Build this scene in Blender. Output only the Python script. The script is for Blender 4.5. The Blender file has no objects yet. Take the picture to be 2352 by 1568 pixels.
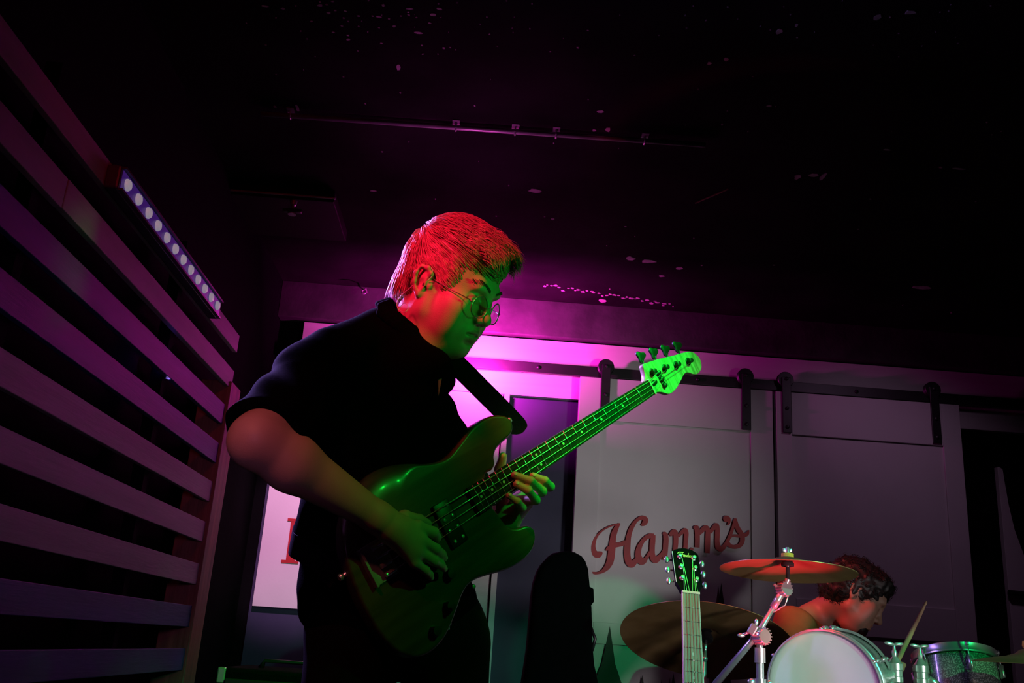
import bpy, bmesh, math, random
import numpy as np
from mathutils import Vector, Matrix
random.seed(7); np.random.seed(7)
SC = bpy.context.scene
COL = SC.collection

# ------------------------------------------------------------------ camera
EYE = Vector((0.0, 0.0, 0.85))
FPX = 2190.0                      # focal length in pixels of the 2352 x 1568 frame
def _axes(head, pitch, roll):
    h, p, r = (math.radians(a) for a in (head, pitch, roll))
    fwd = Vector((math.sin(h)*math.cos(p), math.cos(h)*math.cos(p), math.sin(p)))
    r0 = Vector((math.cos(h), -math.sin(h), 0)); u0 = r0.cross(fwd)
    return r0*math.cos(r)+u0*math.sin(r), u0*math.cos(r)-r0*math.sin(r), fwd
RT, UP, FW = _axes(1.2, 17.8, 4.0)
cam_data = bpy.data.cameras.new('camera'); cam = bpy.data.objects.new('camera', cam_data); COL.objects.link(cam)
cam_data.sensor_width = 36.0; cam_data.lens = 36.0*FPX/2352.0; cam_data.clip_start = 0.02
cam.matrix_world = Matrix(((RT.x, UP.x, -FW.x, EYE.x), (RT.y, UP.y, -FW.y, EYE.y), (RT.z, UP.z, -FW.z, EYE.z), (0, 0, 0, 1)))
SC.camera = cam
def W(px, py, Y):
    """world point seen at photo pixel (px, py) that stands at depth Y in the room"""
    r = FW + RT*((px-1176.0)/FPX) - UP*((py-784.0)/FPX)
    return EYE + r*(Y/r.y)
def WX(px, py, X):
    r = FW + RT*((px-1176.0)/FPX) - UP*((py-784.0)/FPX)
    return EYE + r*(X/r.x)
def WZ(px, py, Z):
    r = FW + RT*((px-1176.0)/FPX) - UP*((py-784.0)/FPX)
    return EYE + r*((Z-EYE.z)/r.z)

# ------------------------------------------------------------------ world, lamps, exposure
SC.view_settings.view_transform = 'Standard'; SC.view_settings.look = 'None'
SC.view_settings.exposure = 0.0; SC.view_settings.gamma = 1.0; SC.view_settings.use_curve_mapping = False
world = bpy.data.worlds.new('dark_club'); SC.world = world; world.use_nodes = True
world.node_tree.nodes['Background'].inputs[0].default_value = (0.0, 0.0, 0.0, 1)
world.node_tree.nodes['Background'].inputs[1].default_value = 0.0
SC.cycles.use_denoising = True
SC.cycles.max_bounces = 6; SC.cycles.diffuse_bounces = 3; SC.cycles.glossy_bounces = 3; SC.cycles.transmission_bounces = 6
SC.cycles.sample_clamp_indirect = 4.0; SC.cycles.caustics_reflective = False; SC.cycles.caustics_refractive = False
def lamp(name, kind, loc, target, color, power, size=0.1, angle=40, blend=0.4, spread=None):
    d = bpy.data.lights.new(name, kind); d.color = color; d.energy = power
    if kind == 'SPOT':
        d.spot_size = math.radians(angle); d.spot_blend = blend; d.shadow_soft_size = size
    elif kind == 'AREA':
        d.shape = 'RECTANGLE'; d.size = size if not isinstance(size, tuple) else size[0]; d.size_y = size if not isinstance(size, tuple) else size[1]
        if spread: d.spread = math.radians(spread)
    else:
        d.shadow_soft_size = size
    o = bpy.data.objects.new(name, d); COL.objects.link(o); o.location = loc
    if target is not None:
        o.rotation_euler = (Vector(target)-Vector(loc)).to_track_quat('-Z', 'Y').to_euler()
    return o
LIGHTS = True
# pink wash lamp high in the corner behind the player, close to the wall
lamp('pink_wash', 'AREA', (-.08, 4.58, 2.20), (-.06, 4.95, 2.50), (1.0, 0.020, 0.64), 50, size=(.07, .07))
lamp('pink_conduit_fill', 'SPOT', (-.15, 3.30, 1.75), (-.12, 3.08, 2.66), (1.0, 0.10, 0.75), 14, size=.05, angle=78, blend=1.0)  # unseen fill added behind the player to brighten the ceiling conduit
# red spot from the upper left, its weak spill, a red spot on the corner and one on the arm
lamp('red_spot', 'SPOT', (-.90, 1.10, 2.44), (-.15, 1.95, 1.66), (1.0, 0.012, 0.075), 165, size=.14, angle=18, blend=.7)
lamp('red_spill', 'POINT', (-.80, 1.20, 2.42), None, (1.0, 0.03, 0.08), .3, size=.05)
lamp('red_corner_spot', 'SPOT', (-.35, .5, 2.30), (-1.02, 3.75, 1.9), (1.0, 0.02, 0.04), 18, size=.05, angle=36, blend=1.0)
lamp('red_arm_spot', 'SPOT', (-.75, .1, 2.30), (-.43, 1.72, 1.17), (1.0, 0.18, 0.16), 36, size=.06, angle=15.5, blend=1.0)
# red lamps at the drums: one under the crash, one on the drummer
lamp('red_floor_spot', 'SPOT', (.88, 2.76, .55), (.89, 2.86, 1.13), (1.0, 0.02, 0.09), 34, size=.02, angle=35, blend=.5)
lamp('red_drummer_spot', 'SPOT', (.15, 3.1, 2.3), (1.40, 3.8, 1.10), (1.0, 0.10, 0.10), 130, size=.05, angle=20, blend=.8)
# green beam from the right onto headstock and hand, a weak wide one on the body, a narrow one on the face
lamp('green_spot', 'SPOT', (1.25, 1.35, 2.55), (.37, 2.26, 1.44), (0.003, 1.0, 0.05), 400, size=.02, angle=25, blend=1.0)
lamp('green_body_spot', 'SPOT', (1.30, .50, 2.35), (.06, 2.0, 1.18), (0.004, 1.0, 0.06), 34, size=.03, angle=27, blend=1.0)
lamp('green_face_spot', 'SPOT', (1.55, 1.25, 1.45), (.035, 1.88, 1.568), (0.004, 1.0, 0.06), 60, size=.10, angle=7.4, blend=.6)
# green beam over the drums
lamp('green_drum_spot', 'SPOT', (2.3, .6, 1.9), (.70, 2.9, .84), (0.006, 1.0, 0.50), 150, size=.03, angle=29, blend=.4)
lamp('green_tom_spot', 'SPOT', (2.3, .6, 1.9), (1.46, 3.1, .78), (0.006, 1.0, 0.20), 120, size=.03, angle=11, blend=.4)
# dim cool white washes on the drums and doors, with added violet and pink fills
lamp('front_wash', 'SPOT', (2.6, -.4, .80), (.22, 4.8, 1.62), (1.0, .95, .97), 270, size=.2, angle=28, blend=1.0)
lamp('violet_door_fill', 'SPOT', (2.05, 3.85, 2.60), (1.95, 4.85, 1.35), (1.0, .55, 1.0), 5, size=.1, angle=105, blend=1.0)  # unseen fill added over the drummer to tint the right door violet
lamp('green_wall_spot', 'SPOT', (2.3, .6, 1.9), (.66, 4.8, .86), (0.006, 1.0, 0.32), 110, size=.02, angle=9.5, blend=.3)
lamp('drum_wash', 'SPOT', (1.5, .6, .60), (.78, 2.55, .90), (1.0, .92, 1.0), 42, size=.10, angle=36, blend=1.0)
lamp('sign_fill', 'SPOT', (-.70, 3.3, 2.58), (-.90, 4.9, 1.36), (1.0, .40, .80), 210, size=.05, angle=21, blend=.35)  # unseen pink fill added at the ceiling to brighten the corner sign
# violet light of the LED bar, and the violet wash on the slats
lamp('led_bar_glow', 'AREA', (-.955, 2.98, 1.99), (0, 2.25, 1.50), (0.42, 0.24, 1.0), 26, size=(.05, .9), spread=84)
lamp('violet_wash', 'SPOT', (-.20, -1.2, 1.1), (-1.05, 2.75, 1.2), (.86, .36, .95), 46, size=.1, angle=24, blend=1.0)

# ------------------------------------------------------------------ helpers
def sock(n, name):
    return n.inputs[name]
def mat(name, color, rough=0.5, metal=0.0, var=0.0, scale=8.0, color2=None, bump=0.0, bscale=60.0, emit=None, estr=0.0, trans=0.0, coat=0.0, stretch=None, sheen=0.0, spec=None, detail=6.0, thr=None):
    m = bpy.data.materials.new(name); m.use_nodes = True
    nt = m.node_tree; b = nt.nodes['Principled BSDF']
    c = (*color, 1.0)
    b.inputs['Base Color'].default_value = c; b.inputs['Roughness'].default_value = rough; b.inputs['Metallic'].default_value = metal
    if trans: b.inputs['Transmission Weight'].default_value = trans
    if coat: b.inputs['Coat Weight'].default_value = coat; b.inputs['Coat Roughness'].default_value = 0.08
    if sheen: b.inputs['Sheen Weight'].default_value = sheen
    if spec is not None: b.inputs['Specular IOR Level'].default_value = spec
    tc = nt.nodes.new('ShaderNodeTexCoord'); mp = nt.nodes.new('ShaderNodeMapping')
    nt.links.new(tc.outputs['Object'], mp.inputs['Vector'])
    if stretch: mp.inputs['Scale'].default_value = stretch
    n = nt.nodes.new('ShaderNodeTexNoise'); n.inputs['Scale'].default_value = scale; n.inputs['Detail'].default_value = detail
    nt.links.new(mp.outputs['Vector'], n.inputs['Vector'])
    if color2 is None: color2 = tuple(max(0, x*(1-var)) for x in color)
    r = nt.nodes.new('ShaderNodeValToRGB')
    t0, t1 = thr if thr else (0.35, 0.65)
    r.color_ramp.elements[0].position = t0; r.color_ramp.elements[0].color = c
    r.color_ramp.elements[1].position = t1; r.color_ramp.elements[1].color = (*color2, 1.0)
    nt.links.new(n.outputs['Fac'], r.inputs['Fac']); nt.links.new(r.outputs['Color'], b.inputs['Base Color'])
    if bump:
        n2 = nt.nodes.new('ShaderNodeTexNoise'); n2.inputs['Scale'].default_value = bscale; n2.inputs['Detail'].default_value = 4
        nt.links.new(mp.outputs['Vector'], n2.inputs['Vector'])
        bp = nt.nodes.new('ShaderNodeBump'); bp.inputs['Strength'].default_value = bump; bp.inputs['Distance'].default_value = 0.004
        nt.links.new(n2.outputs['Fac'], bp.inputs['Height']); nt.links.new(bp.outputs['Normal'], b.inputs['Normal'])
    if emit:
        b.inputs['Emission Color'].default_value = (*emit, 1.0); b.inputs['Emission Strength'].default_value = estr
    return m

class MB:
    """collects solids, then links them as one mesh object"""
    def __init__(s): s.v = []; s.f = []
    def add(s, vs, fs):
        o = len(s.v); s.v += [tuple(p) for p in vs]; s.f += [tuple(i+o for i in f) for f in fs]; return s
    def box(s, a, b, M=None, bev=0.0):
        """box between corners a, b (bevelled), optionally moved by M"""
        lo = [min(a[i], b[i]) for i in range(3)]; hi = [max(a[i], b[i]) for i in range(3)]
        bv = min(bev, *[(hi[i]-lo[i])*0.45 for i in range(3)]) if bev else 0
        if not bv:
            vs = [(x, y, z) for x in (lo[0], hi[0]) for y in (lo[1], hi[1]) for z in (lo[2], hi[2])]
            fs = [(0, 1, 3, 2), (4, 6, 7, 5), (0, 4, 5, 1), (2, 3, 7, 6), (0, 2, 6, 4), (1, 5, 7, 3)]
        else:
            bm = bmesh.new(); bmesh.ops.create_cube(bm, size=1)
            for v in bm.verts: v.co = Vector([(lo[i]+hi[i])/2 + v.co[i]*(hi[i]-lo[i]) for i in range(3)])
            bmesh.ops.bevel(bm, geom=bm.edges[:], offset=bv, segments=2, profile=0.5, affect='EDGES')
            bm.verts.index_update(); vs = [v.co.copy() for v in bm.verts]; fs = [[v.index for v in f.verts] for f in bm.faces]; bm.free()
        if M is not None: vs = [M @ Vector(p) for p in vs]
        return s.add(vs, fs)
    def tube(s, pts, rad, n=10, cap=True, flat=None):
        """round bar along pts with radius rad (number or one per point); flat=(normal, ratio) squashes it along a direction"""
        pts = [Vector(p) for p in pts]; m = len(pts)
        if not hasattr(rad, '__len__'): rad = [rad]*m
        d0 = (pts[1]-pts[0]).normalized(); ref = Vector((0, 0, 1)) if abs(d0.z) < 0.9 else Vector((1, 0, 0))
        x = d0.cross(ref).normalized(); vs = []; 
        for i in range(m):
            d = (pts[min(i+1, m-1)]-pts[max(i-1, 0)]).normalized()
            x = (x-d*x.dot(d)).normalized(); y = d.cross(x)
            for k in range(n):
                a = 2*math.pi*k/n; o = (x*math.cos(a)+y*math.sin(a))*rad[i]
                if flat: o = o-Vector(flat[0])*(o.dot(Vector(flat[0]))*(1-flat[1]))
                vs.append(pts[i]+o)
        fs = [(i*n+k, i*n+(k+1) % n, (i+1)*n+(k+1) % n, (i+1)*n+k) for i in range(m-1) for k in range(n)]
        if cap: fs += [tuple(range(n))[::-1], tuple((m-1)*n+k for k in range(n))]
        return s.add(vs, fs)
    def lathe(s, prof, c, axis, n=32, close=True):
        """profile [(r, h)] turned about axis through c"""
        a = Vector(axis).normalized(); ref = Vector((0, 0, 1)) if abs(a.z) < 0.9 else Vector((1, 0, 0))
        x = a.cross(ref).normalized(); y = a.cross(x); c = Vector(c); vs = []; m = len(prof)
        for r, h in prof:
            for k in range(n):
                t = 2*math.pi*k/n; vs.append(c+a*h+(x*math.cos(t)+y*math.sin(t))*max(r, 1e-5))
        fs = [(i*n+k, (i+1)*n+k, (i+1)*n+(k+1) % n, i*n+(k+1) % n) for i in range(m-1) for k in range(n)]
        if close: fs += [tuple(range(n)), tuple((m-1)*n+k for k in range(n))[::-1]]
        return s.add(vs, fs)
    def prism(s, out, o, ex, ey, ez, h0, h1, bev=0.0, segs=3):
        """outline [(a, b)] in the plane o + a*ex + b*ey, thickness h0..h1 along ez, rounded rims of size bev"""
        o, ex, ey, ez = Vector(o), Vector(ex), Vector(ey), Vector(ez)
        P = np.array(out, float); 
        if 0.5*np.sum(P[:, 0]*np.roll(P[:, 1], -1)-np.roll(P[:, 0], -1)*P[:, 1]) < 0: P = P[::-1]
        n = len(P); e = np.roll(P, -1, 0)-P; nr = np.stack([e[:, 1], -e[:, 0]], 1); nr /= np.linalg.norm(nr, axis=1)[:, None]+1e-9
        vn = nr+np.roll(nr, 1, 0); vn /= np.linalg.norm(vn, axis=1)[:, None]+1e-9
        rings = []
        if bev:
            for k in range(segs+1):
                a = math.pi/2*k/segs; rings.append((bev*(1-math.sin(a)), h0+bev*(1-math.cos(a))))
            for k in range(segs+1):
                a = math.pi/2*k/segs; rings.append((bev*(1-math.cos(a)), h1-bev*(1-math.sin(a))))
        else: rings = [(0, h0), (0, h1)]
        vs = []
        for ins, h in rings:
            Q = P-vn*ins
            vs += [o+ex*q[0]+ey*q[1]+ez*h for q in Q]
        m = len(rings)
        fs = [(i*n+k, i*n+(k+1) % n, (i+1)*n+(k+1) % n, (i+1)*n+k) for i in range(m-1) for k in range(n)]
        fs += [tuple(range(n))[::-1], tuple((m-1)*n+k for k in range(n))]
        return s.add(vs, fs)
    def ell(s, c, r, M=None, nu=20, nv=12):
        vs = []; fs = []
        for i in range(nv+1):
            t = math.pi*i/nv
            for k in range(nu):
                a = 2*math.pi*k/nu; p = Vector((r[0]*math.sin(t)*math.cos(a), r[1]*math.sin(t)*math.sin(a), r[2]*math.cos(t)))
                if M is not None: p = M @ p
                vs.append(Vector(c)+p)
        for i in range(nv):
            for k in range(nu): fs.append((i*nu+k, (i+1)*nu+k, (i+1)*nu+(k+1) % nu, i*nu+(k+1) % nu))
        return s.add(vs, fs)
    def build(s, name, m, parent=None, smooth=False, angle=None, fix=True):
        me = bpy.data.meshes.new(name); me.from_pydata(s.v, [], s.f); me.update()
        if fix:
            bm = bmesh.new(); bm.from_mesh(me); bmesh.ops.recalc_face_normals(bm, faces=bm.faces[:]); bm.to_mesh(me); bm.free()
        return link(name, me, m, parent, smooth, angle)
def link(name, me, m, parent=None, smooth=False, angle=None):
    if m is not None: me.materials.append(m)
    if smooth or angle:
        me.shade_smooth()
        if angle: me.set_sharp_from_angle(angle=math.radians(angle))
    o = bpy.data.objects.new(name, me); COL.objects.link(o)
    if parent is not None:
        o.parent = parent; o.matrix_parent_inverse = Matrix.Translation(-Vector(parent.location)) if parent.type == 'EMPTY' else Matrix.Identity(4)
    return o
def thing(name, label, cat, loc=(0, 0, 0), group=None):
    o = bpy.data.objects.new(name, None); COL.objects.link(o); o.location = loc; o.empty_display_size = 0.05
    return tag(o, label, cat, group)
def tag(o, label, cat=None, group=None, kind=None):
    if label: o['label'] = label
    if cat: o['category'] = cat
    if group: o['group'] = group
    if kind: o['kind'] = kind
    return o
def struct(o, label=None):
    o['kind'] = 'structure'
    if label: o['label'] = label
    return o
def plabel(o, label): o['label'] = label; return o
def frame_to(a, b):
    """4x4 with Z along a->b, origin a"""
    a, b = Vector(a), Vector(b); q = (b-a).to_track_quat('Z', 'Y'); return Matrix.Translation(a) @ q.to_matrix().to_4x4()
def ribbon(path, nrm, wid, th):
    """flat band along path; nrm per point = direction the band faces"""
    mb = MB(); vs = []; m = len(path); path = [Vector(p) for p in path]
    for i in range(m):
        d = (path[min(i+1, m-1)]-path[max(i-1, 0)]).normalized(); n = Vector(nrm[i]); n = (n-d*n.dot(d)).normalized(); sd = d.cross(n)
        w = wid[i] if hasattr(wid, '__len__') else wid
        for a, b in ((-1, -1), (1, -1), (1, 1), (-1, 1)): vs.append(path[i]+sd*(a*w/2)+n*(b*th/2))
    fs = [(i*4+k, i*4+(k+1) % 4, (i+1)*4+(k+1) % 4, (i+1)*4+k) for i in range(m-1) for k in range(4)]
    fs += [(0, 1, 2, 3), ((m-1)*4+3, (m-1)*4+2, (m-1)*4+1, (m-1)*4)]
    return mb.add(vs, fs)
def spline(pts, n=8):
    """Catmull-Rom through pts (any dimension)"""
    P = [np.array(p, float) for p in pts]; P = [2*P[0]-P[1]]+P+[2*P[-1]-P[-2]]; out = []
    for i in range(1, len(P)-2):
        for k in range(n):
            t = k/n; a, b, c, d = P[i-1:i+3]
            out.append(0.5*((2*b)+(c-a)*t+(2*a-5*b+4*c-d)*t*t+(3*b-a-3*c+d)*t**3))
    out.append(P[-2]); return out
def closed_spline(pts, n=6):
    P = [np.array(p, float) for p in pts]; m = len(P); out = []
    for i in range(m):
        a, b, c, d = P[i-1], P[i], P[(i+1) % m], P[(i+2) % m]
        for k in range(n):
            t = k/n; out.append(0.5*((2*b)+(c-a)*t+(2*a-5*b+4*c-d)*t*t+(3*b-a-3*c+d)*t**3))
    return out
def flat_strokes(strokes, o, ex, ey, ez, h0, h1, n=6):
    """brush lettering: strokes = [[(a, b, width), ...]] drawn as raised strips"""
    mb = MB(); o, ex, ey, ez = Vector(o), Vector(ex), Vector(ey), Vector(ez)
    for si, st in enumerate(strokes):
        q = spline(st, n) if len(st) > 2 else [np.array(p, float) for p in st]
        m = len(q); L = []; R = []
        for i in range(m):
            d = q[min(i+1, m-1)][:2]-q[max(i-1, 0)][:2]; d /= np.linalg.norm(d)+1e-9; nn = np.array((-d[1], d[0])); w = max(q[i][2], 1e-4)/2
            L.append(q[i][:2]+nn*w); R.append(q[i][:2]-nn*w)
        vs = []
        for i in range(m):
            for p, h in ((L[i], h0), (R[i], h0), (R[i], h1+si*6e-5+i*4e-6), (L[i], h1+si*6e-5+i*4e-6)): vs.append(o+ex*p[0]+ey*p[1]+ez*h)
        fs = [(i*4+k, i*4+(k+1) % 4, (i+1)*4+(k+1) % 4, (i+1)*4+k) for i in range(m-1) for k in range(4)]
        fs += [(0, 1, 2, 3), ((m-1)*4+3, (m-1)*4+2, (m-1)*4+1, (m-1)*4)]
        mb.add(vs, fs)
    return mb
# ------------------------------------------------------------------ materials
M_black = mat('black_paint', (0.0035, 0.0035, 0.004), 0.9, spec=.03, var=0.4, scale=5, bump=0.25, bscale=30)
M_fascia = mat('worn_black_fascia_paint', (0.045, 0.040, 0.043), 0.75, var=0.5, scale=7, bump=0.3, bscale=40)
M_ceil = mat('black_ceiling_paint', (0.014, 0.012, 0.013), 0.95, spec=.02, var=0.5, scale=3, bump=0.5, bscale=22)
M_white = mat('white_door_paint', (0.62, 0.60, 0.60), 0.55, var=0.08, scale=3, bump=0.06, bscale=90)
M_whiteb = mat('white_board_paint', (0.60, 0.58, 0.57), 0.6, var=0.12, scale=6, bump=0.1, bscale=70, stretch=(0.3, 1, 3))
M_navy = mat('navy_chalk_paint', (0.013, 0.015, 0.048), 0.6, color2=(0.026, 0.028, 0.070), scale=3.0, bump=0.15, bscale=25)
M_steel = mat('black_steel', (0.010, 0.010, 0.011), 0.45, metal=0.0, var=0.3, scale=20)
M_red = mat('red_sign_paint', (0.42, 0.006, 0.010), 0.5, var=0.25, scale=14)
M_dkgreen = mat('dark_green_mural_paint', (0.012, 0.020, 0.010), 0.6, var=0.3, scale=10)
M_slat = mat('purple_grey_board_paint', (0.36, 0.30, 0.34), 0.6, var=0.25, scale=5, bump=0.2, bscale=40, stretch=(1, 0.25, 3))
M_slatblue = mat('navy_board', (0.045, 0.050, 0.22), 0.6, var=0.3, scale=5, bump=0.2, bscale=40, stretch=(1, 0.25, 3))  # navy tone for part of the slats
M_post = mat('red_brown_wood', (0.26, 0.075, 0.045), 0.6, color2=(0.14, 0.035, 0.02), scale=9, bump=0.3, bscale=30, stretch=(3, 3, 0.25))
M_floor = mat('black_stage_planks', (0.02, 0.018, 0.017), 0.5, var=0.4, scale=6, bump=0.2, bscale=30)
M_chrome = mat('chrome', (0.78, 0.78, 0.80), 0.28, metal=.78, var=0.1, scale=30)
M_blackpl = mat('black_plastic', (0.012, 0.012, 0.013), 0.4, var=0.2, scale=20)
M_conduit = mat('galvanised_conduit', (0.45, 0.42, 0.45), 0.35, metal=0.6, var=0.3, scale=12)
M_flake = mat('bare_plaster_flakes', (0.42, 0.36, 0.38), 0.8, var=0.4, scale=30)
# ------------------------------------------------------------------ room shell
XL, YB, ZC, ZH = -1.16, 4.95, 2.66, 2.445       # left wall, back wall, ceiling, top of the white header
XR, YF = 3.6, -2.6
struct(MB().box((XL-.1, YF, -.12), (XR+.1, YB+.6, -.03)).build('floor', M_floor))
fl = bpy.data.objects['floor']
plank_me = None
for i in range(24):
    x0 = XL+i*0.2
    if plank_me is None:
        o = MB().box((0, YF, -.03), (0.196, YB, 0.0), bev=0.003).build('floor_plank', M_floor, fl); plank_me = o.data
    else:
        o = link('floor_plank', plank_me, None, fl)
    o.location = (x0, 0, 0)
ceil = struct(MB().box((XL-.1, YF, ZC), (XR+.1, YB+.6, ZC+.1)).build('ceiling', M_ceil))
struct(MB().box((XL-.12, YF, -.03), (XL, YB+.6, ZC)).build('wall_left', M_black))
struct(MB().box((XR, YF, -.03), (XR+.12, YB+.6, ZC)).build('wall_right', M_black))
struct(MB().box((XL-.1, YF-.1, -.03), (XR+.1, YF, ZC)).build('wall_front', M_black))
wb = struct(MB().box((XL-.1, YB, -.03), (XR+.1, YB+.1, ZC)).build('wall_back', M_black))
# black fascia board above the header, with a shadow gap beneath it
struct(MB().box((XL, 4.865, ZH+.012), (XR, YB, ZC), bev=.003).build('trim_1', M_fascia), 'black fascia board under the ceiling along the back wall')
# white header board that carries the sliding door rail
struct(MB().box((-1.02, 4.90, 2.128), (XR, YB, ZH), bev=.002).build('trim_2', M_whiteb), 'white header board above the sliding doors')
# white wall to the left of the dark opening, its lit jamb, the navy back of the opening
struct(MB().box((-.72, 4.91, 0), (.075, YB, 2.128)).build('wall_panel_back', M_whiteb), 'white wall section behind the bass player')
struct(MB().box((.082, 4.885, 0), (.111, YB, 2.128), bev=.002).build('trim_3', M_white), 'narrow white jamb left of the navy panel')
struct(MB().box((.111, 4.935, 0), (.50, YB+.02, 2.128)).build('wall_recess_back', M_navy), 'mottled navy panel between the white jamb and the door')
struct(MB().box((-1.10, 4.935, 0), (-.72, YB+.02, 2.128)).build('wall_recess_corner', M_navy), 'dark navy panel in the corner behind the white sign')
struct(MB().box((2.5, 4.94, 0), (XR, YB+.02, 2.128)).build('wall_recess_right', M_black), 'black opening right of the second sliding door')

# sliding doors: frame members and recessed panels, on a rail with rollers
def barn_door(num, x0, x1, ztop, stiles, rails, label):
    d = thing('door_%d' % num, label, None, ((x0+x1)/2, 4.83, 0)); d['kind'] = 'structure'
    yf, yb = 4.81, 4.855
    MB().box((x0+.01, yf+.012, .02), (x1-.01, yb, ztop-.01)).build('door_panel', M_white, d)
    for a, b in stiles: MB().box((a, yf, .02), (b, yb, ztop), bev=.0025).build('door_stile', M_white, d)
    inner0, inner1 = stiles[0][1], stiles[1][0]
    for a, b in rails: MB().box((inner0, yf, a), (inner1, yb, b), bev=.0025).build('door_rail', M_white, d)
    return d
dA = barn_door(1, .472, 1.490, 2.232, ((.472, .590), (1.372, 1.490)), ((2.005, 2.232), (.90, 1.000), (.02, .2)), 'white sliding barn door with red lettering and dark green trees')
dB = barn_door(2, 1.508, 2.487, 2.232, ((1.508, 1.590), (2.388, 2.487)), ((2.005, 2.232), (1.02, 1.180), (.02, .2)), 'plain white sliding barn door behind the drummer')
# rail
rail = struct(MB().box((-.95, 4.835, 2.243), (3.4, 4.855, 2.298), bev=.002).build('trim_4', M_steel), 'black flat steel rail carrying the sliding doors')
for x in (-.6, .25, 1.1, 1.95, 2.9):
    MB().lathe([(0, 0), (.009, 0), (.011, .004), (.008, .009), (0, .010)], (x, 4.836, 2.270), (0, -1, 0), 10).build('rail_bolt', M_steel, rail, smooth=True)
def hanger(px, pyr, pyb, d):
    c = W(px, pyr, 4.80); b = W(px, pyb, 4.80)
    h = MB().box((c.x-.0235, 4.797, b.z), (c.x+.0235, 4.806, c.z+.01), bev=.002).build('roller_strap', M_steel, d)
    MB().lathe([(0, -.016), (.040, -.016), (.043, -.012), (.036, -.004), (.036, .004), (.043, .012), (.040, .016), (0, .016)], (c.x, 4.822, c.z), (0, 1, 0), 28).build('roller_wheel', M_steel, d, angle=40)
    mb = MB()
    for z in (c.z, b.z+.03, b.z+.13): mb.lathe([(0, 0), (.010, 0), (.010, .005), (.004, .008), (0, .008)], (c.x, 4.797, z), (0, -1, 0), 8)
    mb.build('roller_bolt', M_steel, d, angle=40)
hanger(1393, 841, 962, dA); hanger(1714, 862, 987, dA); hanger(1806, 870, 993, dB); hanger(2145, 893, 1017, dB)

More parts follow.
